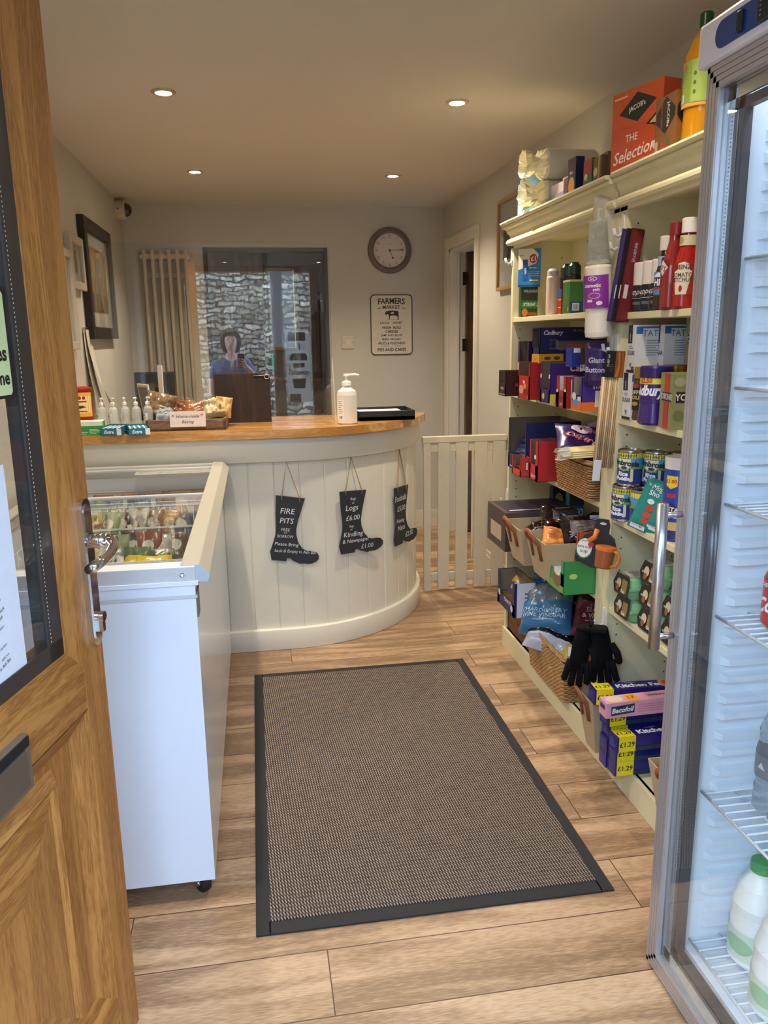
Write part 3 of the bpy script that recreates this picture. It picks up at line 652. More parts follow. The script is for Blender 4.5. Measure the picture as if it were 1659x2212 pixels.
# farmers market sign
w_,h_=.300,.415
t=thing('enamel_sign','cream metal Farmers Market sign with black border below the clock','sign',(.826,BY-.004,1.269))
def rrect(w,h,r,n=6):
    P=[]
    for cx,cy,a0 in ((w-r,h-r,0),(r,h-r,90),(r,r,180),(w-r,r,270)):
        for i in range(n+1): a_=R(a0+90*i/n); P.append((cx+r*math.cos(a_),cy+r*math.sin(a_)))
    return P
b=MB(); b.T=Matrix(((1,0,0,0),(0,0,-1,0),(0,1,0,0),(0,0,0,1))); b.prism(rrect(w_,h_,.03),.004,C('#25201d'))
b.T=b.T@Matrix.Translation((.006,.006,.0005)); b.prism(rrect(w_-.012,h_-.012,.025),.0042,C('#cbc4b4',rough=.35)); b.T=Matrix.Identity(4)
fr=(V((0,-.0048,0)),V((1,0,0)),V((0,0,1)),w_,h_); K=C('#25201d')
def arcwarp(amp):
    return lambda u,v,off: fr[0]+V((u*w_,-off,v*h_-amp*(2*u-1)**2))
b.text(fr,.5,.895,.10,'FARMERS',K,bold=.02,maxw=.64,warp=arcwarp(.012)); b.text(fr,.5,.795,.06,'MARKET',K,bold=.012,maxw=.42,warp=arcwarp(.010))
for s_ in (-1,1): b.poly(fr,[(.5+s_*.24,.775),(.5+s_*.33,.765),(.5+s_*.34,.772),(.5+s_*.25,.785)][::s_],K)
cow=[(.34,.69),(.37,.725),(.44,.735),(.55,.735),(.65,.73),(.67,.70),(.665,.64),(.67,.59),(.645,.59),(.64,.635),(.60,.655),(.50,.655),(.46,.645),(.455,.59),(.435,.59),(.435,.65),(.42,.68),(.39,.675),(.365,.66)]
b.poly(fr,cow[::-1],K); b.poly(fr,[(.47,.70),(.55,.715),(.56,.69),(.50,.68)],C('#cbc4b4')); b.rect(fr,.40,.583,.68,.586,K)
for v,h,s_,bo,mw in ((.535,.04,'LOCAL    HONEY',.01,.54),(.455,.042,'FRESH  EGGS',.02,.56),(.39,.042,'CHEESES',.02,.42),(.325,.045,'JAMS AND JELLIES',.012,.68),(.26,.035,'FRESH ORGANIC',.01,.46),(.195,.04,'FRUITS & VEGETABLES',.01,.64),(.088,.052,'PIES AND CAKES',.015,.68)):
    b.text(fr,.5,v,h,s_,K,bold=bo,maxw=mw,warp=arcwarp(.006) if 'EGGS' in s_ or 'CHEES' in s_ else None)
b.rect(fr,.28,.145,.42,.15,K); b.rect(fr,.58,.145,.72,.15,K)
b.build('sign_face',t)
# switch
t=thing('wall_switch','square white switched socket plate on the back wall','switch',(.663,BY,1.36))
b=MB(); b.box(-.043,-.009,-.043,.043,0,.043,C('#c9bfae',rough=.3)); b.build('plate',t,bev=.003)
MB().box(-.013,-.012,-.018,.013,-.008,.018,C('#d1c7b6',rough=.3)).build('rocker',t,bev=.001)
for s_ in (-1,1): MB().tube([(s_*.033,-.0085,0),(s_*.033,-.0105,0)],.003,C('#7c7468'),10).build('screw',t)
# dome camera on the left wall
t=thing('dome_camera','small white dome security camera near the ceiling corner','camera',(LX,5.42,2.195),(0,R(90),0))
MB().lathe([(.058,0),(.058,.05),(.052,.058)],C('#bdb4a6',rough=.4),32).build('housing',t)
MB().lathe([(.042,.05),(.041,.065),(.034,.083),(.02,.094),(0,.098)],C('#0c0b0b',rough=.1,coat=1),28).build('dome',t)
b=MB(); b.tube([(0,-.0585,.02),(0,-.060,.02)],.006,C('#55504a'),10); b.build('screw',t)
# pictures
def picture(name,label,x,ya,yb,z0,z1,fw,col,mat,art,side=1,depth=.03,cat='picture',mw_=.05):
    """hangs on a side wall; side=+1 faces +x"""
    t=thing(name,label,cat,(x,(ya+yb)/2,z0)); w=abs(yb-ya); h=z1-z0
    t.rotation_euler=(0,0,R(90) if side==1 else R(-90))     # local -y faces into the room
    b=MB(); b.box(-w/2,-depth,0,-w/2+fw,0,h,col).box(w/2-fw,-depth,0,w/2,0,h,col).box(-w/2+fw,-depth,0,w/2-fw,0,fw,col).box(-w/2+fw,-depth,h-fw,w/2-fw,0,h,col); b.build('frame',t,bev=.003)
    MB().box(-w/2+fw,-depth*.45,fw,w/2-fw,-.002,h-fw,mat).build('mount',t)
    fr={'F':(V((-w/2+fw,-depth*.45,fw)),V((1,0,0)),V((0,0,1)),w-2*fw,h-2*fw)}
    MB().art(fr,[('F',)+tuple(q) for q in art]).build('print',t)
    MB().box(-w/2+fw,-depth*.6,fw,w/2-fw,-depth*.55,h-fw,M_glass).build('glass',t)
    return t
picture('framed_picture','large black-framed picture with ochre figure print on the left wall',LX,4.16,4.90,1.405,1.99,.06,C('#211a16',rough=.4),C('#b9b3a4',rough=.9),
  [('r',.14,.16,.84,.86,'#9a7a48'),('r',.14,.16,.84,.36,'#6d5433'),('p',[(.40,.20),(.46,.20),(.5,.45),(.56,.22),(.61,.22),(.60,.55),(.66,.68),(.60,.80),(.52,.84),(.45,.78),(.40,.64)],'#8f8b80'),('p',[(.22,.30),(.24,.30),(.36,.52),(.34,.54)],'#4b3820'),('p',[(.72,.25),(.74,.25),(.66,.52),(.64,.5)],'#4b3820'),('e',.53,.80,.06,.035,'#b49a72')],depth=.035)
picture('white_framed_picture','small white box frame on the left wall beside the black frame',LX,3.84,4.12,1.63,1.87,.035,C('#b8b1a3',rough=.4),C('#c6c0b2'),[('r',.3,.2,.7,.85,'#a39c8e'),('r',.35,.25,.65,.8,'#57504a')],depth=.03)
picture('long_white_frame','white box frame on the left wall nearest the door',LX,3.66,3.85,1.36,1.79,.035,C('#b8b1a3',rough=.4),C('#c6c0b2'),[('r',.3,.1,.8,.9,'#a7a193')],depth=.03)
picture('wooden_framed_picture','light wood framed picture on the right wall beyond the shelves',RX,4.30,3.62,1.63,2.09,.018,C('#a88458',rough=.5),C('#b9b3a8',rough=.9),[('r',.10,.32,.86,.72,'#4b5a68'),('r',.10,.32,.86,.52,'#3f4431'),('p',[(.10,.5),(.3,.62),(.5,.52),(.86,.6),(.86,.5)],'#4d4a3c')],side=-1,depth=.025)
t=thing('wall_paper_list','long curled paper sheets hanging from a metal clip on the left wall','paper',(LX,4.1,1.45))
b=MB(); b.box(0,-.03,-.02,.012,.03,.012,M_steel); b.build('clip',t,bev=.003)
for k in (0,1):
    b=MB(); n_=10; vs=[]
    for j in range(n_+1):
        q=j/n_; vs+=[(.006+k*.006+.10*q*q*(.5+k*.5),-.05+k*.03,-q*(.42-.05*k)),(.006+k*.006+.05*q*q,.05+k*.05+.05*q,-q*(.42-.05*k))]
    b.add(vs,[(2*j,2*j+2,2*j+3,2*j+1) for j in range(n_)],C('#c2bbae',rough=.9),True); b.build('sheet',t)
# ------------------------------------------------------------ things on the counter
CT=1.016
def pump_bottle(name,label,x,y,z,r,h,body,cap,group=None,label_col='#e8e8e8',rz=0,sy=1,lab=1):
    t=thing(name,label,'bottle',(x,y,z),(0,0,rz),group)
    b=MB(); b.lathe([(r*.85,0),(r,.006),(r,h*.58),(r*.92,h*.66),(r*.42,h*.74),(r*.38,h*.78)],body,24,sy=sy); b.build('bottle_body',t)
    b=MB(); b.lathe([(r*.46,h*.77),(r*.46,h*.84),(r*.3,h*.86),(r*.12,h*.87),(r*.12,h*.95),(r*.28,h*.955),(r*.28,h),(0,h)],cap,16)
    b.tube([(0,0,h*.98),(r*.9,0,h*.985),(r*1.25,0,h*.965)],r*.12,cap,8); b.build('pump',t)
    if lab:
        b=MB(); wp=lambda u,v,off: V(((r+off)*math.cos(-PI/2-1.0+2.0*u),(r*sy+off)*math.sin(-PI/2-1.0+2.0*u),h*.10+h*.42*v))
        fr=(V((0,0,0)),V((1,0,0)),V((0,0,1)),2*r,h*.42); b.rect(fr,0,0,1,1,C(label_col),warp=wp,nu=8); b.art({'F':fr},[('F','l',.1,.1,.9,.7,5,'#9a9a9a'),('F','r',.3,.75,.7,.92,'#8a8a96')],warp=wp); b.build('bottle_label',t)
    return t
p=AZ(751,916,CT); M_semi=C('#e9e2d4',rough=.3,trans=.15)
t=pump_bottle('sanitiser_bottle','big white pump bottle of hand sanitiser on the counter',p.x,p.y+.01,CT,.045,.222,M_semi,C('#f0ece2'),lab=0,sy=.75)
b=MB(); r=.045; wp=lambda u,v,off: V(((r+off)*math.cos(-2.75+.75*u),(r*.75+off)*math.sin(-2.75+.75*u),.02+.09*v))
fr=(V((0,0,0)),V((1,0,0)),V((0,0,1)),.035,.09); b.rect(fr,0,0,1,1,C('#efe8da'),warp=wp,nu=6); b.art({'F':fr},[('F','l',.15,.3,.9,.95,7,'#7d766c'),('F','b',.2,.04,.9,.22)],warp=wp); b.build('bottle_label',t)
for k in range(5):
    px=(225,238,245,268,283)[k]; p=AZ((222,240,256,270,281)[k],912+(2,0,-1,-1,-2)[k],CT)
    pump_bottle('small_sanitiser','clear pump bottle of hand gel in the row by the charity tin, '+('leftmost','second from left','middle one','second from right','rightmost')[k],-.655+.048*k,3.55-.01*(k%2),CT,.0205,.142,C('#dfe2dc',rough=.15,alpha=.42,coat=.5),C('#e9e4da'),'clear hand gel bottles in a row',rz=random.uniform(-.6,.6)-1.2)
# charity tin
t=thing('charity_tin','red collection tin with yellow label at the left end of the counter','tin',(-.76,3.68,CT))
MB().lathe([(.048,0),(.048,.01),(.044,.03),(.044,.165),(.048,.17),(.048,.178),(.02,.185),(0,.186)],C('#9c1f1c',rough=.35),28).build('tin_body',t)
b=MB(); r=.0445; wp=lambda u,v,off: V(((r+off)*math.cos(-PI/2-1.3+2.6*u),(r+off)*math.sin(-PI/2-1.3+2.6*u),.055+.105*v))
fr=(V((0,0,0)),V((1,0,0)),V((0,0,1)),.115,.105); b.rect(fr,0,0,1,1,C('#e3b23c'),warp=wp,nu=10); b.rect(fr,.05,.15,.95,.85,C('#ecd9a0'),warp=wp,nu=10)
b.art({'F':fr},[('F','e',.35,.78,.06,.07,'#9c1f1c'),('F','e',.5,.78,.06,.07,'#9c1f1c'),('F','e',.65,.78,.06,.07,'#9c1f1c'),('F','r',.25,.60,.75,.66,'#9c1f1c'),('F','p',[(.3,.38),(.5,.34),(.72,.40),(.6,.46),(.4,.46)],'#3a3024'),('F','r',.25,.2,.75,.24,'#5a5044')],warp=wp); b.build('tin_label',t)
# cartons
def carton(name,label,cat,loc,size,rz,col,arts,group=None,tilt=(0,0),bev=0,rough=.4):
    w,d,h=size; b=MB(); b.box(-w/2,-d/2,0,w/2,d/2,h,C(col,rough=rough)); b.art(frames(w,d,h),arts)
    o=b.build(name,loc=loc,rot=(tilt[0],tilt[1],rz)); return tag(o,label,cat,group)
carton('tissue_carton','green and white carton at the left end of the counter','box',(-.69,3.43,CT),(.12,.09,.055),R(4),'#2f8a3c',[('N','r',0,.72,1,1,'#dcdccf'),('N','r',.1,.1,.45,.14,'#cfe0cf'),('N','r',.1,.22,.5,.26,'#cfe0cf'),('N','l',.55,.1,.9,.5,4,'#cfe0cf'),('T','r',0,0,1,1,'#d9dccb'),('T','r',.3,.3,.7,.6,'#c8c8b8')])
for k,(x,rz,lb) in enumerate(((-.585,-8,'teal chewing gum display box next to the green carton'),(-.49,12,'teal chewing gum display box touching the wooden tray'))):
    w,d,h=.085,.12,.034; b=MB(); T1=C('#1d6f86',rough=.4)
    b.box(-w/2,-d/2,0,w/2,-d/2+.002,h*.8,T1).box(-w/2,d/2-.002,0,w/2,d/2,h,T1).box(-w/2,-d/2,0,-w/2+.002,d/2,h,T1).box(w/2-.002,-d/2,0,w/2,d/2,h,T1).box(-w/2,-d/2,0,w/2,d/2,.002,T1)
    for i in range(8): b.box(-w/2+.006+i*.0093,-d/2+.008,.002,-w/2+.013+i*.0093,d/2-.01,h*.85,C(('#dfe8ea','#2c8299')[i%2]))
    f=frames(w,d,h*.8); b.art(f,[('N','t',.40,.5,.5,'Extra','#e8eef0',0,.03,.2),('N','r',.78,0,1,1,'#dfe6e8'),('F','t',.5,.5,.5,'Extra','#e8eef0',0,.03,.2)])
    tag(b.build('gum_display',loc=(x,3.43-.02*k,CT),rot=(0,0,R(rz))),lb,'box','chewing gum display boxes')
# white leaning board and white framed tablet, dark monitor behind
t=thing('leaflet_holder','white A-shaped easel holder with grey panel on the counter','holder',(-.475,3.70,CT),(0,0,R(-62)))
b=MB(); b.T=Matrix.Rotation(R(8),4,'X'); b.box(-.065,0,0,.065,.006,.19,C('#d2ccc0')); b.box(-.052,-.002,.012,.052,0,.178,C('#5d6468')); b.build('panel',t)
b=MB(); b.box(.0,.05,0,.05,.054,.27,C('#d9d4ca')); b.build('back_board',t)
t=thing('till_monitor','black flat monitor standing behind the counter by the radiator','monitor',(AY(335,845,4.25).x,4.25,0))
b=MB(); b.box(-.10,0,.97,.10,.02,1.235,M_black); b.box(-.09,-.001,.98,.09,0,1.225,C('#10161a',rough=.08)); b.build('screen',t,bev=.003)
MB().box(-.03,.02,.75,.03,.04,1.0,M_black).build('stand',t)
t_=thing('back_desk','low cream desk behind the counter carrying the monitor','desk',(0,0,0))
MB().box(LX,4.05,.72,.2,4.5,.75,M_cream).build('desk_top',t_); MB().box(LX,4.07,0,LX+.04,4.48,.72,M_cream).build('leg',t_); MB().box(.14,4.07,0,.18,4.48,.72,M_cream).build('leg',t_)
# baking tray
t=thing('baking_tray','low brown wooden tray of wrapped home baking on the counter','tray',(-.295,3.56,CT),(0,0,R(-2)))
w,d,h=.335,.20,.047; b=MB(); b.box(-w/2,-d/2,0,w/2,-d/2+.012,h,M_board).box(-w/2,d/2-.012,0,w/2,d/2,h,M_board).box(w/2-.012,-d/2,0,w/2,d/2,h,M_board).box(-w/2,-d/2,0,w/2,d/2,.01,M_board)
b.box(-w/2,-d/2,0,-w/2+.012,-.03,h,M_board).box(-w/2,.03,0,-w/2+.012,d/2,h,M_board).box(-w/2,-.03,0,-w/2+.012,.03,.018,M_board).box(-w/2,-.03,.036,-w/2+.012,.03,h,M_board); b.build('tray_box',t,bev=.002)
b=MB(); b.box(-.075,-d/2-.006,.016,.075,-d/2-.0045,.083,C('#e2d9d6',rough=.7)); fr=(V((-.075,-d/2-.006,.016)),V((1,0,0)),V((0,0,1)),.15,.067)
b.text(fr,.5,.68,.2,'Home-made',C('#4a3c38'),shear=.3,bold=.0,maxw=.68); b.text(fr,.5,.30,.26,'Baking',C('#4a3c38'),shear=.3,bold=0,maxw=.45); b.text(fr,.09,.68,.2,'*',C('#b02a30'),bold=.05); b.text(fr,.90,.72,.2,'*',C('#b02a30'),bold=.05); 
tag(b.build('baking_card',loc=(-.285,3.56,CT),rot=(0,0,R(-2))),'white card reading Home-made Baking clipped on the wooden tray','sign')
for k,(x,y,sz,c1,rt,lb) in enumerate(((-.43,3.575,(.11,.10,.055),'#7a6248',(R(-20),R(14),0),'wrapped brown flapjack at the left end of the baking tray'),(-.39,3.53,(.07,.05,.03),'#9aa0a6',(R(-50),0,R(10)),'small silver wrapped bake in front of the flapjack'),(-.345,3.60,(.09,.075,.05),'#7b4d2a',(R(-40),0,0),'brown wrapped bake behind the card'),(-.27,3.60,(.10,.07,.05),'#94603c',(R(-50),0,0),'cellophane wrapped cake in the middle of the baking tray'),(-.185,3.575,(.07,.075,.05),'#d8c4a0',(R(-30),R(-10),0),'pale wrapped scone right of the card'),(-.148,3.57,(.065,.08,.055),'#c8a870',(R(-25),R(8),0),'golden wrapped scone at the right end of the tray'))):
    bag_thing('wrapped_bake',lb,'cake',(x,y,CT+.042),rt,(sz[0]*1.15,sz[1]*1.2,sz[2]*1.1),[(0,1,c1)],[('l',.5,.3,.75,.5,2,'#e8e2d4')],'wrapped bakes in the tray',seed=60+k,crumple=.9,rough=.15)
# document tray
t=thing('document_box','black shallow open box on the worktop behind the sanitiser','box',(.60,3.74,CT),(0,0,R(0)))
w,d,h=.27,.24,.045; b=MB(); b.box(-w/2,-d/2,0,w/2,-d/2+.006,h,M_black).box(-w/2,d/2-.006,0,w/2,d/2,h,M_black).box(-w/2,-d/2,0,-w/2+.006,d/2,h,M_black).box(w/2-.006,-d/2,0,w/2,d/2,h,M_black).box(-w/2,-d/2,0,w/2,d/2,.02,M_black); b.build('box_body',t,bev=.002)
b=MB(); b.box(-.12,-.10,.0205,.09,.10,.034,C('#e6dfd2',rough=.8)); o=b.build('paper_stack',loc=(.60,3.74,CT)); tag(o,'stack of white paper in the black box','paper')
# acrylic screen
nrm=_ray(515,768).normalized(); zx=V((0,0,1)); sxx=nrm.cross(zx).normalized(); szz=sxx.cross(nrm).normalized()
c0=V((0,3.755,CT)); T=Matrix(((sxx.x,nrm.x,szz.x,c0.x),(sxx.y,nrm.y,szz.y,c0.y),(sxx.z,nrm.z,szz.z,c0.z),(0,0,0,1)))
t=thing('protective_screen','large clear acrylic screen standing on the counter','screen'); t.matrix_world=T
MB().box(-.62,0,.003,.368,.003,.80,M_acryl).build('pane',t)
b=MB(); b.box(.362,-.06,-.001,.366,.10,.003,M_acryl); b.add([(.366,-.075,0),(.369,-.075,0),(.369,.0,.285),(.366,.0,.285),(.366,-.07,0),(.369,-.07,0),(.369,.004,.285),(.366,.004,.285)],[(0,1,2,3),(7,6,5,4),(0,4,5,1),(2,6,7,3),(0,3,7,4),(1,5,6,2)],C('#b9b2a2',rough=.2)); b.build('side_foot',t)
t=thing('dark_board','dark brown wooden board standing upright on the worktop in front of the screen','board',(-.055,3.715,CT-.002))
MB().box(-.128,0,0,.126,.016,.226,M_darkw).build('board_panel',t)
b=MB(); b.tube([(.05,-.004,.216),(.125,-.004,.219)],.0025,M_steel,8); b.tube([(.112+.011*math.cos(i*PI/8),-.004,.212+.011*math.sin(i*PI/8)) for i in range(16)],.002,M_steel,6,closed=True); b.build('ring_handle',t)
# ------------------------------------------------------------ shelving units
X0=1.08; HX=RX-.002
def unit(name,label,y0,y1,shelves,cats):
    t=thing(name,label,'shelving unit',(0,0,0))
    b=MB(); th=.022
    tn,tf=(.045,.022) if y0>2 else (.022,.045)
    MB().box(X0,y0,0,HX,y0+tn,1.80,M_unit).build('side_panel',t,bev=.001); MB().box(X0,y1-tf,0,HX,y1,1.80,M_unit).build('side_panel',t,bev=.001)
    h=MB(); dk=C('#3a3628')
    for a,s in ((y1-tf,-1),(y0+tn,1)):
        for xx in (X0+.035,X0+.21):
            z=.16
            while z<1.74:
                h.add([(xx+.0028*math.cos(i*PI/4),a+s*.0004,z+.0028*math.sin(i*PI/4)*s*-1) for i in range(8)],[tuple(range(8))],dk); z+=.036
    h.build('peg_holes',t)
    MB().box(HX-.012,y0+tn,0.02,HX-.001,y1-tf,1.80,M_unit).build('back_panel',t)
    b=MB(); b.box(X0+.01,y0+tn,1.775,HX,y1-tf,1.80,M_unit).box(X0,y0,1.745,X0+.02,y1,1.80,M_unit); b.build('top_panel',t)
    for z in shelves: MB().box(X0+.004,y0+tn,z-.019,HX-.012,y1-tf,z,M_unit).build('shelf',t,bev=.0015)
    MB().box(X0-.008,y0,0,X0+.012,y1,.092,M_unit).box(X0,y0+tn,.073,HX-.012,y1-tf,.092,M_unit).build('kickboard',t,bev=.002)
    # cornice: profile mitred round the front and both ends
    pr=[(0,1.756),(.014,1.758),(.020,1.766),(.020,1.774),(.014,1.782),(.006,1.786),(.008,1.797),(.018,1.810),(.021,1.821),(.031,1.823),(.035,1.831),(.031,1.835),(.043,1.837),(.046,1.842),(.044,1.848),(0,1.848)]
    c=MB(); vs=[]
    for (o,z) in pr: vs+=[(HX,y1+(min(o,.03) if y1>3 else -.003),z),(X0-o,y1+min(o,.03) if y1>3 else y1-.003-o*.35,z),(X0-o,y0+(o*.35 if y0>2 else 0),z),(HX,y0,z)]
    fs=[]
    for i in range(len(pr)-1):
        for j in range(3): a=i*4+j; fs.append((a,a+4,a+5,a+1))
    c.add(vs,fs,M_unit); n=len(pr)-1; c.add([vs[n*4],vs[n*4+1],vs[n*4+2],vs[n*4+3]],[(3,2,1,0)],M_unit); c.add([vs[i*4+2] for i in range(n+1)]+[vs[i*4+3] for i in (n,0)],[tuple(range(n+3))],M_unit)
    c.build('cornice',t)
    return t
unit('shelving_unit','cream shelving unit farther from the door, full of confectionery boxes and baskets',2.292,3.285,(1.468,1.158,.866,.555),0)
unit('shelving_unit','cream shelving unit nearer the fridge, holding tins, sauces and egg boxes',1.43,2.288,(1.458,1.150,.842,.545),0)

# placement of a carton from its seen corner: the corner stands on the shelf z; xl/xm/xr = left, corner, right in the photograph
GAPS={}
def fb(name,label,cat,xl,xm,xr,ytop,z,col,arts,X=None,ybot=None,dep=None,wy=None,group=None,rough=.42,opening=None,inner='#6b5a48'):
    if X is None: p=AZ(xm,ybot,z); X=p.x; ym=p.y
    else: ym=AX(xm,ytop,X).y
    top=AY(xm,ytop,ym).z; yl=AX(xl,ytop,X).y
    if 2.24<ym<2.342 and .05<z<1.8: ym=2.342
    d=wy or max(.02,yl-ym); w_=dep if dep else max(.03,AY(xr,ytop,ym).x-X); w_=min(w_,HX-.016-X)
    h=max(.02,top-z); b=MB(); m=C(col,rough=rough)
    if opening:
        u0,v0,u1,v1,otop=opening[:5]; f=frames(w_,d,h); mi_=C(inner,rough=.8)
        b.box(-w_/2,-d/2,0,w_/2,-d/2+.0015,h,m).box(-w_/2,d/2-.0015,0,w_/2,d/2,h,m).box(w_/2-.0015,-d/2,0,w_/2,d/2,h,m).box(-w_/2,-d/2,0,w_/2,d/2,.0015,m)
        b.box(-w_/2+.002,-d/2+.0016,.002,w_/2-.002,-d/2+.002,h-.002,mi_).box(-w_/2+.002,d/2-.002,.002,w_/2-.002,d/2-.0016,h-.002,mi_).box(w_/2-.002,-d/2+.002,.002,w_/2-.0016,d/2-.002,h-.002,mi_)
        b.box(-w_/2,-d/2,0,-w_/2+.0015,d/2,h*v0,m).box(-w_/2,-d/2,0,-w_/2+.0015,-d/2+d*(1-u1),h,m).box(-w_/2,d/2-d*u0,0,-w_/2+.0015,d/2,h,m)
        if v1<1: b.box(-w_/2,-d/2,h*v1,-w_/2+.0015,d/2,h,m)
        if not otop: b.box(-w_/2,-d/2,h-.0015,w_/2,d/2,h,m)
        k=0; y=-d/2+.006
        while y<d/2-.012: b.box(-w_/2+.01,y,.003,w_/2-.01,y+.009,h*v0*.8+.01,C(opening[5] if len(opening)>5 else col)); y+=.011
    else: b.box(-w_/2,-d/2,0,w_/2,d/2,h,m)
    b.art(frames(w_,d,h),arts)
    o=b.build(name,loc=(X+w_/2,ym+d/2,z+.0005)); return tag(o,label,cat,group)

# --- on top of the far unit
TZ=1.849
def roll(cx,cy,cz,r,L,m,nm,label,group):
    b=MB(); b.T=Matrix.Translation((cx,cy,cz))@Matrix.Rotation(R(90),4,'Y'); b.lathe([(r*.35,0),(r*.9,-.004),(r,.008),(r,L-.008),(r*.9,L),(r*.35,L)],m,28); 
    return b
t=thing('toilet_roll_pack','clear-wrapped stack of quilted white toilet rolls on the far unit top','toilet rolls',(0,0,0))
M_roll=C('#d8d3c8',rough=.9,bump=.3,scale=160)
for z in (TZ+.056,TZ+.166): 
    roll(1.10,3.0,z,.056,.20,M_roll,'','','').build('roll',t)
b=MB(); M_film=C('#f2ecc8',rough=.2,trans=.35,ior=1.2)
for z in (TZ+.056,TZ+.166):
    n_=26; ring=[]
    for j,(xx,rr) in enumerate(((1.10,.054),(1.085,.045),(1.07,.028),(1.045,.042),(1.02,.05))):
        vs=[V((xx+.012*noise.noise(V((i,j,z*9))),3.0+rr*math.cos(2*PI*i/n_)*(1+.35*noise.noise(V((i*1.7,j*2,z*5)))),z+rr*math.sin(2*PI*i/n_)*(1+.35*noise.noise(V((i*1.3,j*3,z*7)))))) for i in range(n_)]; ring.append(vs)
    for j in range(4): b.add(ring[j]+ring[j+1],[(i,(i+1)%n_,n_+(i+1)%n_,n_+i) for i in range(n_)],M_film)
b.build('crumpled_wrapper',t)
fb('freezer_bag_carton','tall pale blue carton with navy top behind the toilet rolls','box',1121,1134,1140,378,TZ,'#7fa6c4',[('F','r',0,.85,1,1,'#1c2c4a'),('F','e',.5,.65,.3,.08,'#2a2450'),('F','r',.3,.25,.8,.4,'#d8c24c')],X=1.10,wy=.08,dep=.06)
fb('plaster_carton','small flat blue carton standing in front of the toilet rolls','box',1170,1192,1210,431,TZ,'#2f6f98',[('F','t',.5,.5,.3,'Radox','#cfe0ea'),('N','r',.2,.2,.8,.35,'#1c4a6c')],X=1.085)
fb('tissue_carton','pale pink carton with lilac panel on the far unit top','box',1192,1218,1226,390,TZ,'#cfc0c4',[('F','r',.45,0,1,.55,'#8f7fae'),('F','e',.2,.5,.08,.06,'#c9a46c')],X=1.11,dep=.14)
fb('sweetener_carton','slim white carton with red corner between the pink and navy cartons','box',1216,1227,1231,380,TZ,'#cdc4bb',[('F','r',.3,.75,1,.95,'#9c2420'),('F','r',.4,.1,.9,.4,'#5b5660')],X=1.125,dep=.10)
fb('cereal_carton','tall navy carton with a food plate picture on the far unit top','box',1228,1245,1263,337,TZ,'#1d2058',[('F','r',0,.6,1,1,'#4a1840'),('F','e',.5,.32,.38,.22,'#c98a3c'),('F','t',.5,.65,.08,'Bisto','#d8d4cc')],X=1.10)
fb('stuffing_carton','green and red carton with brown front right of the navy carton','box',1262,1280,1287,340,TZ,'#3d6a3a',[('F','r',0,.55,1,1,'#9a3a34'),('F','r',0,0,1,.2,'#8a4030'),('F','e',.3,.5,.2,.1,'#d0c8b8')],X=1.11,dep=.09)
fb('gravy_carton','brown and olive carton beside the green and red one','box',1283,1300,1310,334,TZ,'#6b5442',[('F','r',.6,0,.8,1,'#b3a03c'),('F','e',.3,.55,.25,.14,'#cfc4b4'),('F','r',.1,.1,.5,.3,'#7c3a30')],X=1.11,dep=.09)
fb('noodle_carton','small mottled carton tucked left of the orange biscuit box','box',1300,1314,1322,326,TZ,'#75604c',[('F','e',.5,.5,.3,.2,'#a99c88'),('F','r',.1,.1,.9,.25,'#3a2c24')],X=1.13,dep=.09)
# orange biscuit selection box, turned towards the door
p=AZ(1370,371,TZ)
w,d,h=.195,.06,.205
b=MB(); b.box(-w/2,-d/2,0,w/2,d/2,h,C('#c64c28',rough=.3)); f=frames(w,d,h)
b.art(f,[('N','r',0,.55,1,1,'#cc5c32'),('N','p',[(.14,.72),(.50,.94),(.88,.78),(.52,.57)][::-1],'#2a2a28'),('N','t',.50,.755,.085,'JACOB\'s','#e8e2d6',8,.02),('N','l',.04,.90,.30,.96,1,'#f0c8a0'),
 ('N','p',[(.70,.50),(1.0,.68),(1.0,.42)][::-1],'#2a1c18'),('N','p',[(.76,.50),(.95,.62),(1.0,.58),(1.0,.47)][::-1],'#c9b48c'),('N','t',.42,.39,.09,'THE','#efe4d4'),('N','t',.48,.20,.16,'Selection','#efe4d4',6,.012,.35),('N','r',.25,.09,.85,.095,'#e89068'),('N','r',.84,.18,.96,.24,'#d9d4cc')])
tag(b.build('biscuit_box',loc=(1.099,2.205,1.849),rot=(0,0,R(-74))),'orange biscuit selection box with black diamond logo on the near unit top','box')
for k,(xl,xm,xr,yt,XX,lb) in enumerate(((1420,1464,1470,192,1.09,'brown and black cracker carton next to the orange biscuit box'),(1462,1490,1496,190,1.13,'brown and black cracker carton beside the yellow squash bottle'))):
    fb('cracker_carton',lb,'box',xl,xm,xr,yt,TZ,'#8a5c2a',[('N','p',[(.5,.98),(.95,.75),(.95,.60),(.5,.38),(.05,.60),(.05,.75)],'#1c1210'),('N','e',.5,.16,.25,.1,'#c89a5c'),('F','p',[(.5,.98),(.95,.75),(.95,.60),(.5,.38),(.05,.60),(.05,.75)],'#1c1210'),('F','t',.62,.68,.16,'JACOBs','#e0d8c8',-90,.02),('F','t',.32,.68,.08,'HIGH FIBRE','#8a7250',-90),('F','e',.5,.18,.2,.1,'#b3452c'),('F','e',.62,.25,.1,.06,'#4f7a34'),('F','r',.05,.02,.2,.3,'#c8b898')],X=XX,dep=.055,group='cracker cartons on the unit top')
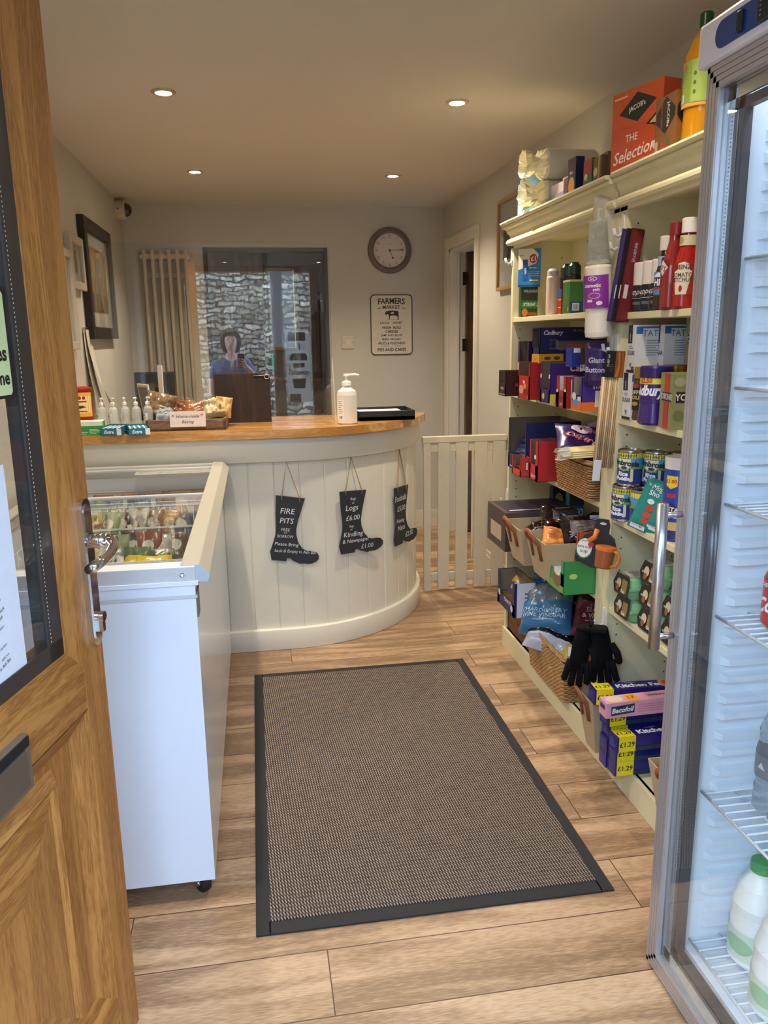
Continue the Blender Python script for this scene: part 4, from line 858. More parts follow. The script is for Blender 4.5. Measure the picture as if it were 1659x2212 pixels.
def bottle(name,label,cat,x,y,z,prof,body,cap=None,labels=(),group=None,sy=1,rz=0,seg=28,arts=()):
    """prof/cap: lathe profiles; labels: (r,z0,z1,colour,centre angle deg,half width deg)"""
    t=thing(name,label,cat,(x,y,z),(0,0,rz),group)
    MB().lathe(prof,body,seg,sy=sy).build('bottle_body',t)
    if cap: MB().lathe(cap[0],cap[1],20,sy=cap[2] if len(cap)>2 else 1).build('bottle_cap',t)
    for i,(r,z0,z1,col,ac,hw) in enumerate(labels):
        b=MB(); a0,a1=R(ac-hw),R(ac+hw)
        wp=lambda u,v,off: V(((r+off)*math.cos(a0+(a1-a0)*u),(r*sy+off)*math.sin(a0+(a1-a0)*u),z0+(z1-z0)*v))
        fr=(V((0,0,0)),V((1,0,0)),V((0,0,1)),r*(a1-a0),z1-z0)
        b.rect(fr,0,0,1,1,C(col,rough=.35),warp=wp,nu=max(6,int(hw/6)),nv=1)
        if i<len(arts): b.art({'F':fr},[('F',)+tuple(a) for a in arts[i]],warp=wp)
        b.build('bottle_label',t)
    return t
def squash(x,y,z,label,full=1):
    q=bottle('squash_bottle',label,'bottle',x,y,z,[(.030,0),(.046,.004),(.050,.02),(.047,.10),(.051,.14),(.052,.23),(.049,.26),(.036,.30),(.020,.325),(.014,.335),(.014,.345)],C('#c4860e',rough=.15,coat=.3),
      ([(.018,.338),(.0185,.37),(.016,.374),(0,.374)],C('#0f3d22',rough=.3)),[(.053,.115,.24,'#8fa648',-135,110)],arts=[[('r',0,0,1,.08,'#e0a050'),('l',.02,.3,.36,.85,9,'#6f8a3c'),('b',.1,.12,.3,.3),('r',.42,.08,.9,1,'#9cb858'),('e',.47,.7,.02,.05,'#4c6a2c'),('e',.47,.5,.02,.05,'#4c6a2c'),('e',.47,.3,.02,.05,'#4c6a2c'),('e',.3,.9,.03,.06,'#d8562c')]])
    q.scale=(.88,.88,.84); return q
squash(1.140,1.99,TZ,'tall yellow orange-squash bottle with green cap on the near unit top')
squash(1.18,1.72,TZ,'orange-squash bottle behind the fridge header, only its green cap showing')
# --- far unit, top shelf (z 1.468)
Z1=1.4685
fb('razor_pack','dark green disposable razor pack with orange handle at the far end of the top shelf','pack',1124,1127,1163,600,Z1,'#14402a',[('N','p',[(.05,.45),(.5,.95),(.95,.95),(.95,.45)],'#2c3430'),('N','t',.6,.66,.07,'WILKINSON','#d8dcd4'),('N','r',0,.22,1,.42,'#1f7040'),('N','t',.55,.32,.09,'XTREME 3','#e0e4dc',0,.02,.3),('N','e',.22,.12,.18,.1,'#c06c2c'),('N','r',.4,.04,.95,.12,'#8a4a24')],X=1.10,wy=.03)
bottle('deodorant_can','pale pink and grey-capped spray can on the far top shelf','can',1.115,2.90,Z1,[(.022,0),(.024,.006),(.024,.135),(.020,.142)],C('#d8bfae',rough=.3),([(.0215,.142),(.0215,.158),(.016,.166),(0,.168)],C('#b7b4ad',rough=.3)))
for k,(x,y,lb) in enumerate(((1.14,2.83,'black deodorant can with green cap, left one of the pair'),(1.14,2.76,'black deodorant can with green cap, right one of the pair'))):
    bottle('body_spray_can',lb,'can',x,y,Z1,[(.022,0),(.024,.006),(.024,.13),(.022,.135)],C('#15181a',rough=.3),([(.023,.135),(.023,.165),(.012,.178),(0,.178)],C('#1c3a26',rough=.3)),[(.0243,.03,.06,'#1d2220',-150,60)],group='black body sprays',arts=[[('t',.5,.5,.6,'100','#c8ccc4')]])
fb('toothpaste_carton','red, white and blue toothpaste carton standing upright','box',1205,1213,1218,624,Z1,'#b52a24',[('F','r',0,.65,1,1,'#30509c'),('F','r',0,.25,1,.28,'#d8d0c8'),('F','r',0,.55,1,.58,'#d8d0c8')],X=1.10,wy=.03)
fb('shampoo_carton','leaf green carton between the toothpaste and the cotton pads','box',1217,1232,1262,604,Z1,'#3d6f33',[('F','r',0,.94,1,1,'#c8b878'),('N','r',0,.94,1,1,'#c8b878'),('F','p',[(.2,.3),(.5,.9),(.8,.3)],'#4f7a3a'),('F','e',.8,.12,.12,.08,'#c86a2c'),('N','r',0,0,1,.35,'#1d4a72'),('N','b',.2,.08,.7,.3)],X=1.09)
t=carton('toothbrush_pack','blue and white toothbrush blister pack leaning on the green carton','pack',(1.17,2.56,Z1),(.04,.02,.24),R(0),'#9db4c8',[('N','r',0,.72,1,1,'#2f6484'),('F','r',0,.72,1,1,'#2f6484'),('N','t',.5,.35,.12,'Oral','#e8e8e8',90),('N','r',.2,.1,.8,.2,'#2d5a9c')],tilt=(0,R(-12)))
# packs hanging from the white hooks
M_hook=C('#d9dad8',rough=.25)
def hook(x,y,z,label,face='x',big=0,h=.075):
    t=thing('adhesive_hook',label,'hook',(x,y,z),(0,0,0 if face=='x' else R(90)),'white adhesive hooks on the shelf edges')
    b=MB(); n_=16
    b.T=Matrix(((0,0,-1,0),(-1,0,0,0),(0,1,0,0),(0,0,0,1))); b.prism([(.011*math.cos(2*PI*i/n_)*(1 if math.sin(2*PI*i/n_)<0 else .75),h*.5*math.sin(2*PI*i/n_)) for i in range(n_)],.005,M_hook); b.T=Matrix.Identity(4)
    b.tube([(-.004,0,-h*.25),(-.016,0,-h*.36),(-.027,0,-h*.28),(-.031,0,-h*.05)],.0042,M_hook,8,r2=.0055); b.build('hook_body',t,bev=.001)
HK=[(X0,3.275,1.712,'far outer post, highest'),(X0,2.285,1.665,'middle post beside the cotton pads'),(X0,2.262,1.70,'middle post holding the incense packs'),(X0,2.30,1.372,'middle post at the skewer packs, left'),(X0,2.262,1.362,'middle post at the skewer packs, right'),(X0,2.262,1.045,'middle post beside the wooden skewers'),(X0,2.262,.742,'middle post above the orange mug'),(X0,2.262,.50,'middle post above the gloves'),(X0,3.275,.70,'far outer post, lower')]
for x,y,z,s in HK: hook(x,y,z,'white plastic hook on the '+s)
# lip balm card
b=MB(); w,h=.090,.150; b.box(-.001,-w/2,0,.001,w/2,h,C('#1b6fb0',rough=.3)); f={'F':(V((-.001,w/2,0)),V((0,-1,0)),V((0,0,1)),w,h)}
b.art(f,[('F','p',[(0,.45),(0,1),(.65,1),(.9,.85),(.8,.62)][::-1],'#d9d6c4'),('F','r',.02,.80,.25,.84,'#c8a838'),('F','e',.66,.74,.17,.12,'#b5202c'),('F','t',.66,.74,.12,'£1','#eeeeee',0,.03),('F','r',0,0,1,.06,'#0e3f74'),('F','r',.2,.18,.42,.72,'#1c4f94'),('F','t',.31,.42,.10,'balm','#dfe4ea',90),('F','t',.66,.50,.06,'lip care','#e4ecf0'),('F','l',.52,.28,.95,.42,3,'#8fc0e0'),('F','r',.52,.16,.9,.19,'#d8cc5c')])
p=AX(1135,605,1.05); tag(b.build('lip_balm_card',loc=(1.128,3.20,1.588),rot=(0,0,R(68))),'blue and white lip balm card with red price spot, hanging at the far post','pack')
# cotton pads sleeves
def pads(name,label,x,y,z,L,r,rot,arts=True,top=1):
    t=thing(name,label,'pack',(x,y,z),rot)
    m=C('#e6dfd2',rough=.25,coat=.3); b=MB(); b.lathe([(r*.5,0),(r*.95,.006),(r,.02),(r*.93,L*.33),(r,L*.6),(r*.96,L-.02),(r*.6,L)],m,24); b.build('sleeve',t)
    b=MB(); fl=C('#cfd2c8',rough=.12,trans=.7,ior=1.15); n_=16
    b.add([(r*.9*math.cos(2*PI*i/n_),r*.9*math.sin(2*PI*i/n_),L-.01) for i in range(n_)]+[(r*.8*math.cos(2*PI*i/n_),r*.25*math.sin(2*PI*i/n_)+.004*math.sin(i*2.3),L+.05) for i in range(n_)]+[(r*.7*math.cos(2*PI*i/n_),r*.06*math.sin(2*PI*i/n_),L+.11) for i in range(n_)],[(i,(i+1)%n_,n_+(i+1)%n_,n_+i) for i in range(n_)]+[(n_+i,n_+(i+1)%n_,2*n_+(i+1)%n_,2*n_+i) for i in range(n_)],fl,True); b.build('clear_bag_top',t)
    b=MB(); z0,z1=.075,L-.03; a0,a1=R(-205),R(-70); rr=r*1.005
    wp=lambda u,v,off: V(((rr+off)*math.cos(a0+(a1-a0)*u),(rr+off)*math.sin(a0+(a1-a0)*u),z0+(z1-z0)*v))
    fr=(V((0,0,0)),V((1,0,0)),V((0,0,1)),rr*(a1-a0),z1-z0); b.k=12; b.rect(fr,0,.12,1,.9,C('#8a2f96',rough=.3),warp=wp,nu=10,nv=3)
    b.art({'F':fr},[('F','e',.5,.82,.14,.055,'#e4d8e4'),('F','e',.5,.82,.12,.042,'#8a2f96'),('F','t',.5,.82,.05,'fam','#eee4ee'),('F','t',.48,.66,.085,'cosmetic','#eee4ee',0,.03),('F','t',.62,.56,.085,'pads','#eee4ee',0,.03),('F','e',.55,.42,.18,.07,'#e0cfe2'),('F','e',.55,.42,.165,.058,'#8f3a9c'),('F','r',.33,.27,.5,.33,'#e8e0e0'),('F','e',.70,.24,.09,.05,'#e4dce4'),('F','l',.5,.10,.8,.15,2,'#b070ba')],warp=wp); b.build('printed_band',t)
    return t
pads('cotton_pads','tall sleeve of cotton pads with purple printed band hanging on the post',1.030,2.29,1.385,.225,.041,(R(2),R(-4),0))
pads('cotton_pads','second sleeve of cotton pads hanging behind the first',1.060,2.375,1.40,.215,.030,(R(3),R(-5),0))
bag_thing('cotton_bud_bag','clear bag of white plastic cutlery hanging behind the cotton pads','pack',(1.075,2.37,1.60),(0,0,R(-60)),(.10,.21,.04),[(0,1,'#c3c2b2')],[('p',[(.2,.05),(.3,.8),(.45,.8),(.42,.05)],'#dcdccb'),('p',[(.55,.05),(.6,.85),(.75,.85),(.75,.05)],'#d2d2c2')],seed=5,crumple=.4,rough=.15)
# incense packs
for k,(dy,c,l2) in enumerate(((0,'#3c2f5c','purple, left'),(-.008,'#241a2c','near-black, middle'),(-.016,'#5c1c20','maroon, right'))):
    b=MB(); b.box(-.020,-.002,0,.020,.002,.26,C(c,rough=.3)); f={'N':(V((-.020,-.002,0)),V((1,0,0)),V((0,0,1)),.040,.26)}
    b.art(f,[('N','r',.1,.02,.9,.97,('#4a3c70','#1c1622','#6c2024')[k]),('N','t',.5,.75,.3,'incense','#b0a8c0',90),('N','r',.2,.25,.5,.4,'#cfc8c8')])
    tag(b.build('incense_pack',loc=(1.048+.010*k,2.235+dy,1.432),rot=(0,R(8),0)),'long flat incense stick pack hanging on the middle post, '+l2,'pack','incense packs')
# --- far unit, confectionery shelf (z 1.158)
Z2=1.1585
NB=('N','r',0,0,0,0,'#000000')
lidart=lambda: []
fb('nougat_display_box','small brown open display box jutting out at the far end of the shelf','box',1074,1093,1118,802,Z2,'#3a2218',[('F','t',.5,.3,.14,'crispy','#d8ccb8',0,.02),('F','r',.1,.05,.9,.08,'#c8b8a0'),('N','e',.45,.45,.3,.18,'#1c1412'),('N','r',.25,.38,.65,.50,'#a8584c')],X=.985,wy=.09,dep=.16,opening=(.1,.5,.9,1,True,'#5a3a2c'))
fb('chocolate_display_box','dark purple open display box behind the red one','box',1116,1143,1160,738,Z2,'#2a1c50',[('F','r',0,.45,.12,.6,'#d0d0d0'),('N','r',0,.45,.12,.6,'#d0d0d0')],X=1.09,wy=.13,dep=.2,opening=(.15,.5,.85,1,True))
fb('wafer_display_box','red open display box at the far end of the confectionery shelf','box',1119,1145,1161,783,Z2,'#b52622',[('F','e',.3,.25,.2,.12,'#d89080'),('F','e',.6,.35,.12,.08,'#d88a3c'),('F','e',.7,.2,.2,.08,'#8c1c1c'),('N','r',.45,.05,.95,.35,'#d8d8d8'),('F','r',.45,.42,.6,.5,'#dcdcdc')],X=1.01,wy=.13,dep=.17,opening=(.08,.62,.92,1,True,'#7a2018'))
fb('caramel_display_box','purple open display box with long printed side in the middle of the shelf','box',1160,1190,1290,783,Z2,'#34206c',[('F','e',.35,.15,.12,.08,'#c8b83c'),('F','r',.02,.6,.14,.7,'#d8d8d8'),('F','r',.85,.6,.98,.7,'#d8d8d8'),('N','t',.5,.83,.22,'Cadbury','#dcd6e4',0,.02,.3),('N','r',0,0,.08,.22,'#d8c43c'),('N','r',0,.97,1,1,'#5a4a3c')],X=1.03,wy=.10,dep=.26,opening=(.14,.32,.86,1,True))
fb('malt_ball_display_box','small red open display box in front of the purple one','box',1198,1224,1226,814,Z2,'#a82620',[('F','e',.5,.32,.2,.12,'#7a1a18'),('F','t',.5,.12,.07,'milk','#e0d0c8'),('F','r',.0,.48,.2,.56,'#d8d8d8'),('F','r',.82,.52,1,.6,'#d8d8d8')],X=1.005,wy=.085,dep=.05,opening=(.28,.55,.72,1,True,'#c8c8c8'),inner='#c8c8c8')
fb('animal_biscuit_display_box','orange and purple open display box in front on the shelf','box',1226,1258,1296,816,Z2,'#402c84',[('F','r',0,0,1,.3,'#d8692c'),('N','r',0,0,1,.26,'#e0702c'),('F','e',.45,.25,.3,.1,'#4c8ac0'),('F','e',.3,.42,.2,.12,'#d8cfc8'),('F','r',.65,.3,.95,.42,'#d8d8d8'),('N','r',.28,.12,1,.6,'#d8d4cc'),('N','t',.5,.86,.14,'60 x 25','#e0dce8',0,.03),('N','t',.5,.72,.12,'STANDARD','#e0dce8',0,.03),('F','r',0,.3,.1,.9,'#c8b498')],X=1.015,wy=.085,dep=.16,opening=(.2,.42,.85,1,True),inner='#a08c70')
Z2b=Z2+.135
fb('honeycomb_display_box','navy open display box with orange lettering on top of the others','box',1143,1167,1268,708,Z2b,'#161c48',[('F','r',0,0,1,.26,'#c8922c'),('F','t',.5,.12,.1,'dip','#b83c2c'),('N','r',0,0,.36,.26,'#c8922c'),('N','e',.12,.14,.05,.05,'#5a4018'),('N','e',.26,.14,.05,.05,'#5a4018'),('N','t',.20,.84,.16,'Cadbury','#d8d4e0',0,.02,.3),('N','t',.68,.90,.08,'48 x 40 g STANDARD','#8c8ca8'),
  ('N','p',[(.15,.66),(.24,.66),(.28,.62),(1.0,.62),(1.0,.36),(.30,.36),(.25,.40),(.15,.40)][::-1],'#6a5c64'),('N','r',.155,.42,.235,.64,'#1c2050'),('N','t',.66,.50,.22,'crunchie','#c8582c',0,.03),('N','r',.97,.0,1,1,'#6c5a48')],X=1.04,wy=.08,dep=.26,opening=(.15,.45,.9,.97,False))
fb('nut_bar_display_box','blue and brown snack display box lying right of the honeycomb box','box',1222,1236,1272,752,Z2b,'#1c2c88',[('N','r',.1,.75,.5,.98,'#d0d0d8'),('N','r',.52,0,1,1,'#4a3024'),('N','p',[(.5,-.25),(1.0,-.15),(1.0,.12),(.5,.10)][::-1],'#d8d4cc'),('N','t',.76,0.0,.16,'NUTS','#1c2c88',-3,.03)],X=1.015,wy=.05)
bag_thing('chocolate_buttons_bag','purple bag of chocolate buttons hanging over the box edge by the post','pack',(1.055,2.345,Z2+.08),(R(8),0,R(-30)),(.075,.135,.03),[(0,1,'#3a2260')],[('t',.5,.62,.13,'Giant','#d8d0e0',0,.03),('t',.5,.40,.13,'Buttons','#d8d0e0',0,.03),('r',.0,.05,.12,.3,'#2a1848')],seed=12)
for k,(y,lb) in enumerate(((2.25,'black skewer card with browned chicken picture hanging right of the post, left one'),(2.235,'black skewer card with browned chicken picture hanging on the post, right one'))): pass
# skewers: header card + bundle
t=thing('skewer_pack','long bundle of wooden skewers hanging from a black header card','skewers',(1.062,2.245,1.27),(0,R(3.5),0))
b=MB(); b.box(-.028,-.002,0,.030,.001,.078,M_black); f={'N':(V((-.028,-.002,0)),V((1,0,0)),V((0,0,1)),.058,.078)}
b.art(f,[('N','r',.50,0,1,1,'#8a4a20'),('N','p',[(.55,.02),(.68,.5),(.62,.95),(.72,.95),(.78,.4),(.70,.02)],'#c07a3c'),('N','p',[(.80,.05),(.88,.5),(.82,.95),(.92,.95),(.98,.4),(.92,.02)],'#a8602c'),('N','t',.12,.62,.12,'CHEF aid','#d8d4cc',90),('N','l',.24,.2,.42,.5,5,'#5a5c5e')]); b.build('header_card',t)
M_sk3=C('#e2cda8',rough=.7); M_sk=wood('skewer_wood','#dcc19a','#cfae82','#b08e62',scale=(20,20,2),rough=.7,bump=.1)
b=MB()
for i in range(9):
    for j in range(3): b.tube([(-.026+.0065*i,.004+.006*j,-.275),(-.026+.0065*i,.004+.006*j,.0)],.003,(M_sk,M_sk3)[(i*2+j)%3==0],6)
b.build('wooden_skewers',t)
b=MB(); b.box(-.034,-.003,-.315,-.010,-.001,-.25,C('#dcdce0',rough=.6)); b.build('paper_tag',t)
# --- far unit, basket shelf (z .866)
Z3=.8665
def wicker(name,label,cx,cy,z,w,d,h,rz=0,tilt=(0,0),taper=.86,col='#a5794a',group=None,arms=0):
    """w along x, d along y at the rim; woven willow strands round upright stakes"""
    t=thing(name,label,'basket',(cx,cy,z),(tilt[0],tilt[1],rz),group)
    m1=C(col,rough=.6,var=.25,scale=30); m2=C('#7d5832',rough=.7,var=.2,scale=30)
    def loop(zf,amp=0,ph=0,n=28,out=0):
        k=taper+(1-taper)*zf; W,D=w*k/2+out,d*k/2+out; per=[]
        pts=[(-W,-D),(W,-D),(W,D),(-W,D)]
        for s_ in range(4):
            a_,c_=V(pts[s_]),V(pts[(s_+1)%4]); nn=V(((c_-a_).y,-(c_-a_).x)).normalized(); L=(c_-a_).length; q=max(6,int(L/.011)//2*2)
            for i in range(q): 
                o=amp*(1 if (i+ph)%2 else -1) if 0<i else 0
                p_=a_+(c_-a_)*(i/q)+nn*o; per.append((p_.x,p_.y,h*zf))
        return per
    b=MB(); rows_=int(h/.0085)
    for r_ in range(rows_): b.tube(loop(.04+.9*r_/rows_,.0028,r_%2),.0042,m1,4,closed=True,r2=.0034)
    # inner liner so that the weave reads closed
    for s_ in range(4): pass
    A=loop(.02,0,0,out=-.003); B=loop(.96,0,0,out=-.003)
    n_=min(len(A),len(B)); 
    q=[(-1,-1),(1,-1),(1,1),(-1,1)]; lo=[(x*(w*(taper+.0)/2-.004),y*(d*taper/2-.004),.004) for x,y in q]; hi=[(x*(w/2-.006),y*(d/2-.006),h*.95) for x,y in q]
    b.add(lo+hi,[(i,(i+1)%4,4+(i+1)%4,4+i) for i in range(4)]+[(0,1,2,3)],m2); b.build('woven_side',t)
    b=MB(); rim=loop(.985,0,0); 
    for dz,o in ((0,.002),(.006,-.002),(.002,-.006)):
        b.tube([(x*(1+o/w*2)+.0012*math.sin(i*1.3+dz*900),y*(1+o/d*2),zz+dz+.0012*math.cos(i*1.1)) for i,(x,y,zz) in enumerate(rim)],.0048,m1,6,closed=True)
    b.build('braided_rim',t); return t
wicker('willow_basket','brown willow basket on the shelf holding marshmallow bags',1.195,2.495,Z3,.30,.30,.125,taper=.92,rz=0)
for i in range(9):
    bag_thing('wrapped_biscuit','blue foil-wrapped biscuit bar in the far open box, '+('top left','top middle','top right','second row left','second row middle','second row right','third row left','third row middle','third row right')[i],'biscuit',(1.045+.012*(i//3),2.87+.07*(i%3),Z3+.062+.022*(i//3)),(R(-62),R(random.uniform(-15,15)),R(-70+random.uniform(-20,20))),(.08,.06,.022),[(0,1,('#1c3a7c','#20468c','#182c64')[i%3])],[('l',.2,.3,.8,.7,2,'#9ab0d0')],'blue-wrapped biscuit bars',seed=90+i,crumple=.8)
t=fb('biscuit_bar_box','open navy carton holding blue-wrapped biscuit bars','box',1099,1138,1142,914,Z3,'#232c5c',[('F','r',.1,.03,.9,.06,'#9a9ab0')],X=1.02,dep=.22,opening=(.08,.30,.95,1,True,'#1c3a7c'))
fb('chew_display_box','orange-red open display box with rounded front at the far end','box',1104,1125,1146,990,Z3,'#c8402c',[('F','e',.3,.6,.14,.3,'#6a1c18'),('N','r',.5,.3,.8,.8,'#1c1c24'),('N','r',.55,.35,.75,.75,'#d8d8d8')],X=.985,wy=.10,opening=(.08,.35,.92,1,True,'#8c1c18'))
fb('finger_wafer_display_box','tall red open display box left of the willow basket','box',1146,1163,1190,955,Z3,'#b82c30',[('F','t',.5,.12,.1,'Select','#e0d0d0'),('F','r',.6,.55,.8,.65,'#e0e0e0'),('N','t',.85,.45,.09,'30','#e8dcdc')],X=1.01,wy=.09,dep=.11,opening=(.15,.4,.72,1,True,'#8c1c20'))
fb('brown_carton','plain brown cardboard carton with green and white label behind the red boxes','box',1140,1143,1215,920,Z3,'#6a5c44',[('N','r',.25,.45,.6,.9,'#2c5034'),('N','r',.35,.5,1,.85,'#c4c4bc')],X=1.12,wy=.03)
for k,(x,y,z,c,lb) in enumerate(((1.17,2.98,Z3+.16,'#b89c3c','yellow-wrapped sweets bag lying on top at the back of the basket shelf'),(1.24,2.92,Z3+.16,'#1c2450','navy-wrapped biscuit pack lying at the back of the basket shelf'))):
    bag_thing('sweet_bag',lb,'pack',(x,y,z-.06),(R(-70),0,R(20)),(.14,.09,.035),[(0,1,c)],[('e',.5,.5,.2,.2,'#a82c24')],seed=70+k,crumple=.5)
bag_thing('marshmallow_bag','purple marshmallow bag with upside-down red and white lettering on the basket','pack',(1.07,2.44,Z3+.135),(R(-58),R(8),R(-12)),(.19,.16,.04),[(0,1,'#35205c'),(0,1,'#b896ac',.72,1)],[('t',.45,.42,.24,'JUMBO','#e0d4d8',155,.06),('t',.45,.42,.24,'JUMBO','#a82430',155,.025),('t',.60,.72,.13,'mallows','#c85c8c',155,.03,.2),('e',.45,.75,.2,.12,'#e4d8dc')],seed=33,crumple=.4)
bag_thing('marshmallow_pack','clear pink bag of marshmallows lying on the willow basket','pack',(1.21,2.47,Z3+.150),(R(-62),0,R(-10)),(.17,.16,.05),[(0,1,'#b7a0ac')],[('e',.35,.3,.2,.15,'#e8e0e2'),('e',.65,.55,.18,.16,'#c8a8b8'),('e',.5,.8,.12,.1,'#e0d8dc')],seed=37,crumple=.7,rough=.12)
t=thing('short_skewer_bundle','bundle of pale wooden skewers in clear wrap lying across the willow basket','skewers',(1.085,2.395,Z3+.150),(R(6),R(-3),R(-6)))
b=MB(); M_sk2=C('#dcc98c',rough=.6,var=.15)
for i in range(9):
    for j in range(4): b.tube([(-.095,-.03+.007*i+.002*j,.006*j),(.12,-.03+.007*i+.002*j,.006*j)],.0032,M_sk2,5)
b.build('wooden_skewers',t)
b=MB(); 
n_=14; r1=[V((-.09,-.002+.036*math.cos(2*PI*i/n_),.010+.017*math.sin(2*PI*i/n_))) for i in range(n_)]; r0=[V((-.125+.01*math.sin(i*2.1),-.002+.030*math.cos(2*PI*i/n_)*(1+.3*math.sin(i*3)),.008+.020*math.sin(2*PI*i/n_))) for i in range(n_)]
b.add(r0+r1,[(i,(i+1)%n_,n_+(i+1)%n_,n_+i) for i in range(n_)],C('#e4e0d4',rough=.15,trans=.5,ior=1.2)); b.build('wrap_end',t)
# --- far unit, fabric bin shelf (z .555)
Z4=.5555
M_linen=C('#b39c7a',rough=.9,bump=.25,scale=220,var=.08); M_tan=C('#8a5230',rough=.55)
def fabric_bin(label,x0,y0,y1,z,h,dep=.30,rz=0,taper=.03,strapd=1):
    t=thing('fabric_bin',label,'bin',(x0+dep/2,(y0+y1)/2,z),(0,0,rz),'linen bins with leather handles'); d=(y1-y0)
    b=MB(); th=.004
    lo=[(-dep/2+taper,-d/2+taper),(dep/2-taper,-d/2+taper),(dep/2-taper,d/2-taper),(-dep/2+taper,d/2-taper)]; hi=[(-dep/2,-d/2),(dep/2,-d/2),(dep/2,d/2),(-dep/2,d/2)]
    vs=[(x,y,0) for x,y in lo]+[(x,y,h) for x,y in hi]+[(x*.975,y*.975,h) for x,y in hi]+[(x*.97,y*.97,.004) for x,y in lo]
    b.add(vs,[(3,2,1,0)]+[(i,(i+1)%4,4+(i+1)%4,4+i) for i in range(4)]+[(4+i,4+(i+1)%4,8+(i+1)%4,8+i) for i in range(4)]+[(8+i,8+(i+1)%4,12+(i+1)%4,12+i) for i in range(4)]+[(12,13,14,15)],M_linen); b.build('linen_body',t,bev=.002)
    b=MB(); xo=-dep/2-.001
    f_=lambda y,z_,o: (xo+taper*(1-z_/h)-o,y,z_)
    def strap(P):
        vs=[]
        for (x,y,zz) in P: vs+=[(x,y-.009,zz),(x,y+.009,zz),(x-.003,y+.009,zz),(x-.003,y-.009,zz)]
        fs=[]; n_=len(P)
        for i in range(n_-1):
            for j in range(4): fs.append((i*4+j,i*4+(j+1)%4,(i+1)*4+(j+1)%4,(i+1)*4+j))
        b.add(vs,fs+[(0,1,2,3),(n_*4-1,n_*4-2,n_*4-3,n_*4-4)],M_tan,True)
    y1_,y2_=-d*.20,d*.20; hh=h
    N_=14; P=[f_(y1_,h-.075,.001),f_(y1_,h-.02,.003)]
    for i in range(N_+1):
        a_=PI*i/N_; P.append((xo-.012-.014*math.sin(a_),y1_+(y2_-y1_)*(1-math.cos(a_))/2,h-.005+.032*math.sin(a_)))
    P+=[f_(y2_,h-.02,.003),f_(y2_,h-.075,.001)]
    b.tube(P,.0045,M_tan,8,r2=.0085); b.build('leather_handle',t); return t
fabric_bin('linen bin with tan leather handle, the farther of the two on the shelf',.930,2.665,2.865,Z4,.145)
fabric_bin('linen bin with tan leather handle, the nearer of the two on the shelf',.942,2.44,2.652,Z4,.15)
carton('flat_display_box','dark open display box with white stripe standing behind the farther linen bin','box',(1.10,3.02,Z4),(.30,.24,.158),0,'#4a3d3a',[('T','r',.06,.06,.98,.94,'#241a30'),('T','r',.1,.15,.95,.2,'#d0ccd4'),('N','r',0,.8,1,1,'#5a4c4a'),('F','r',.2,.2,.8,.6,'#b8a08c')])
fb('easter_egg_carton','tall dark purple carton with pale egg-shaped window at the back of the bin shelf','box',1190,1195,1224,1053,Z4,'#2c2440',[('N','e',.45,.68,.32,.2,'#a89c5c'),('N','r',.2,.2,.8,.24,'#6c6484')],X=1.24,wy=.04)
fb('cookie_egg_carton','blue carton with white lettering at the back of the bin shelf','box',1228,1231,1262,1066,Z4,'#2c6a94',[('N','t',.5,.62,.16,'OREO','#dce4ec',0,.04),('N','r',0,.75,1,1,'#3c3c3c'),('N','r',.3,.05,.8,.2,'#b87848'),('N','r',.1,.4,.9,.45,'#4c94bc')],X=1.24,wy=.04)
for k,(x,y,z,rt,sz,c,lb) in enumerate(((1.055,2.60,Z4+.135,(R(-50),R(35),R(20)),(.13,.13,.055),'#1c1210','black wrapped loaf pack standing up in the nearer linen bin'),(1.04,2.70,Z4+.10,(R(-60),R(-20),R(-10)),(.10,.09,.04),'#201412','black wrapped pack lying left in the linen bin'),(1.10,2.45,Z4+.145,(R(-38),R(-6),R(-8)),(.17,.10,.07),'#1a100e','glossy black wrapped cake roll with white label on the linen bin'),(1.24,2.60,Z4+.14,(R(-70),R(0),R(25)),(.16,.10,.06),'#17120f','black wrapped pack at the back of the bins'))):
    bag_thing('wrapped_cake_roll',lb,'cake',(x,y,z),rt,sz,[(0,1,c)],[('r',.15,.25,.75,.72,'#6c5a54'),('l',.2,.3,.7,.68,4,'#9c8c84'),('r',.6,.74,.9,.9,'#9aa4bc')] if k in(0,2) else [('l',.3,.3,.6,.6,3,'#8c7c70')],'black wrapped cakes in the bins',seed=50+k,crumple=.5,rough=.12)
bag_thing('crumpet_pack','orange and white wrapped pack lying in the nearer linen bin','pack',(1.02,2.52,Z4+.10),(R(-55),R(18),R(-15)),(.13,.10,.05),[(0,1,'#d8863c'),(0,1,'#d8b48c',0,.4)],[('l',.1,.3,.4,.8,4,'#b86c3c')],seed=44,crumple=.5)
fb('green_cereal_bar_box','bright green open display box jutting out on the bin shelf','box',1190,1226,1282,1222,Z4,'#3c8c4c',[('F','r',0,.05,1,.25,'#6c9c3c'),('F','e',.65,.35,.22,.2,'#7c5c38'),('F','e',.65,.6,.18,.12,'#d8dcd0'),('F','r',.05,.55,.2,.75,'#d8e4d8'),('N','e',.12,.55,.05,.08,'#b8d070'),('N','r',.70,0,1,.4,'#98c04c'),('N','r',.55,.35,1,.95,'#7cb894'),('N','l',.6,.5,.95,.8,3,'#d8ecd8')],ybot=1296,wy=.16,dep=.28,opening=(.12,.62,.85,1,True,'#d4d8e4'),inner='#d4d8e4')
fb('orange_cereal_bar_box','rust orange open display box behind the green one','box',1230,1250,1284,1150,Z4+.06,'#b4502c',[('F','r',.1,.25,.9,.3,'#d8b4a0'),('F','r',.05,.6,.2,.75,'#d8d4d0')],X=1.05,wy=.10,dep=.24,opening=(.12,.5,.85,1,True,'#d4d4dc'),inner='#d4d4dc')
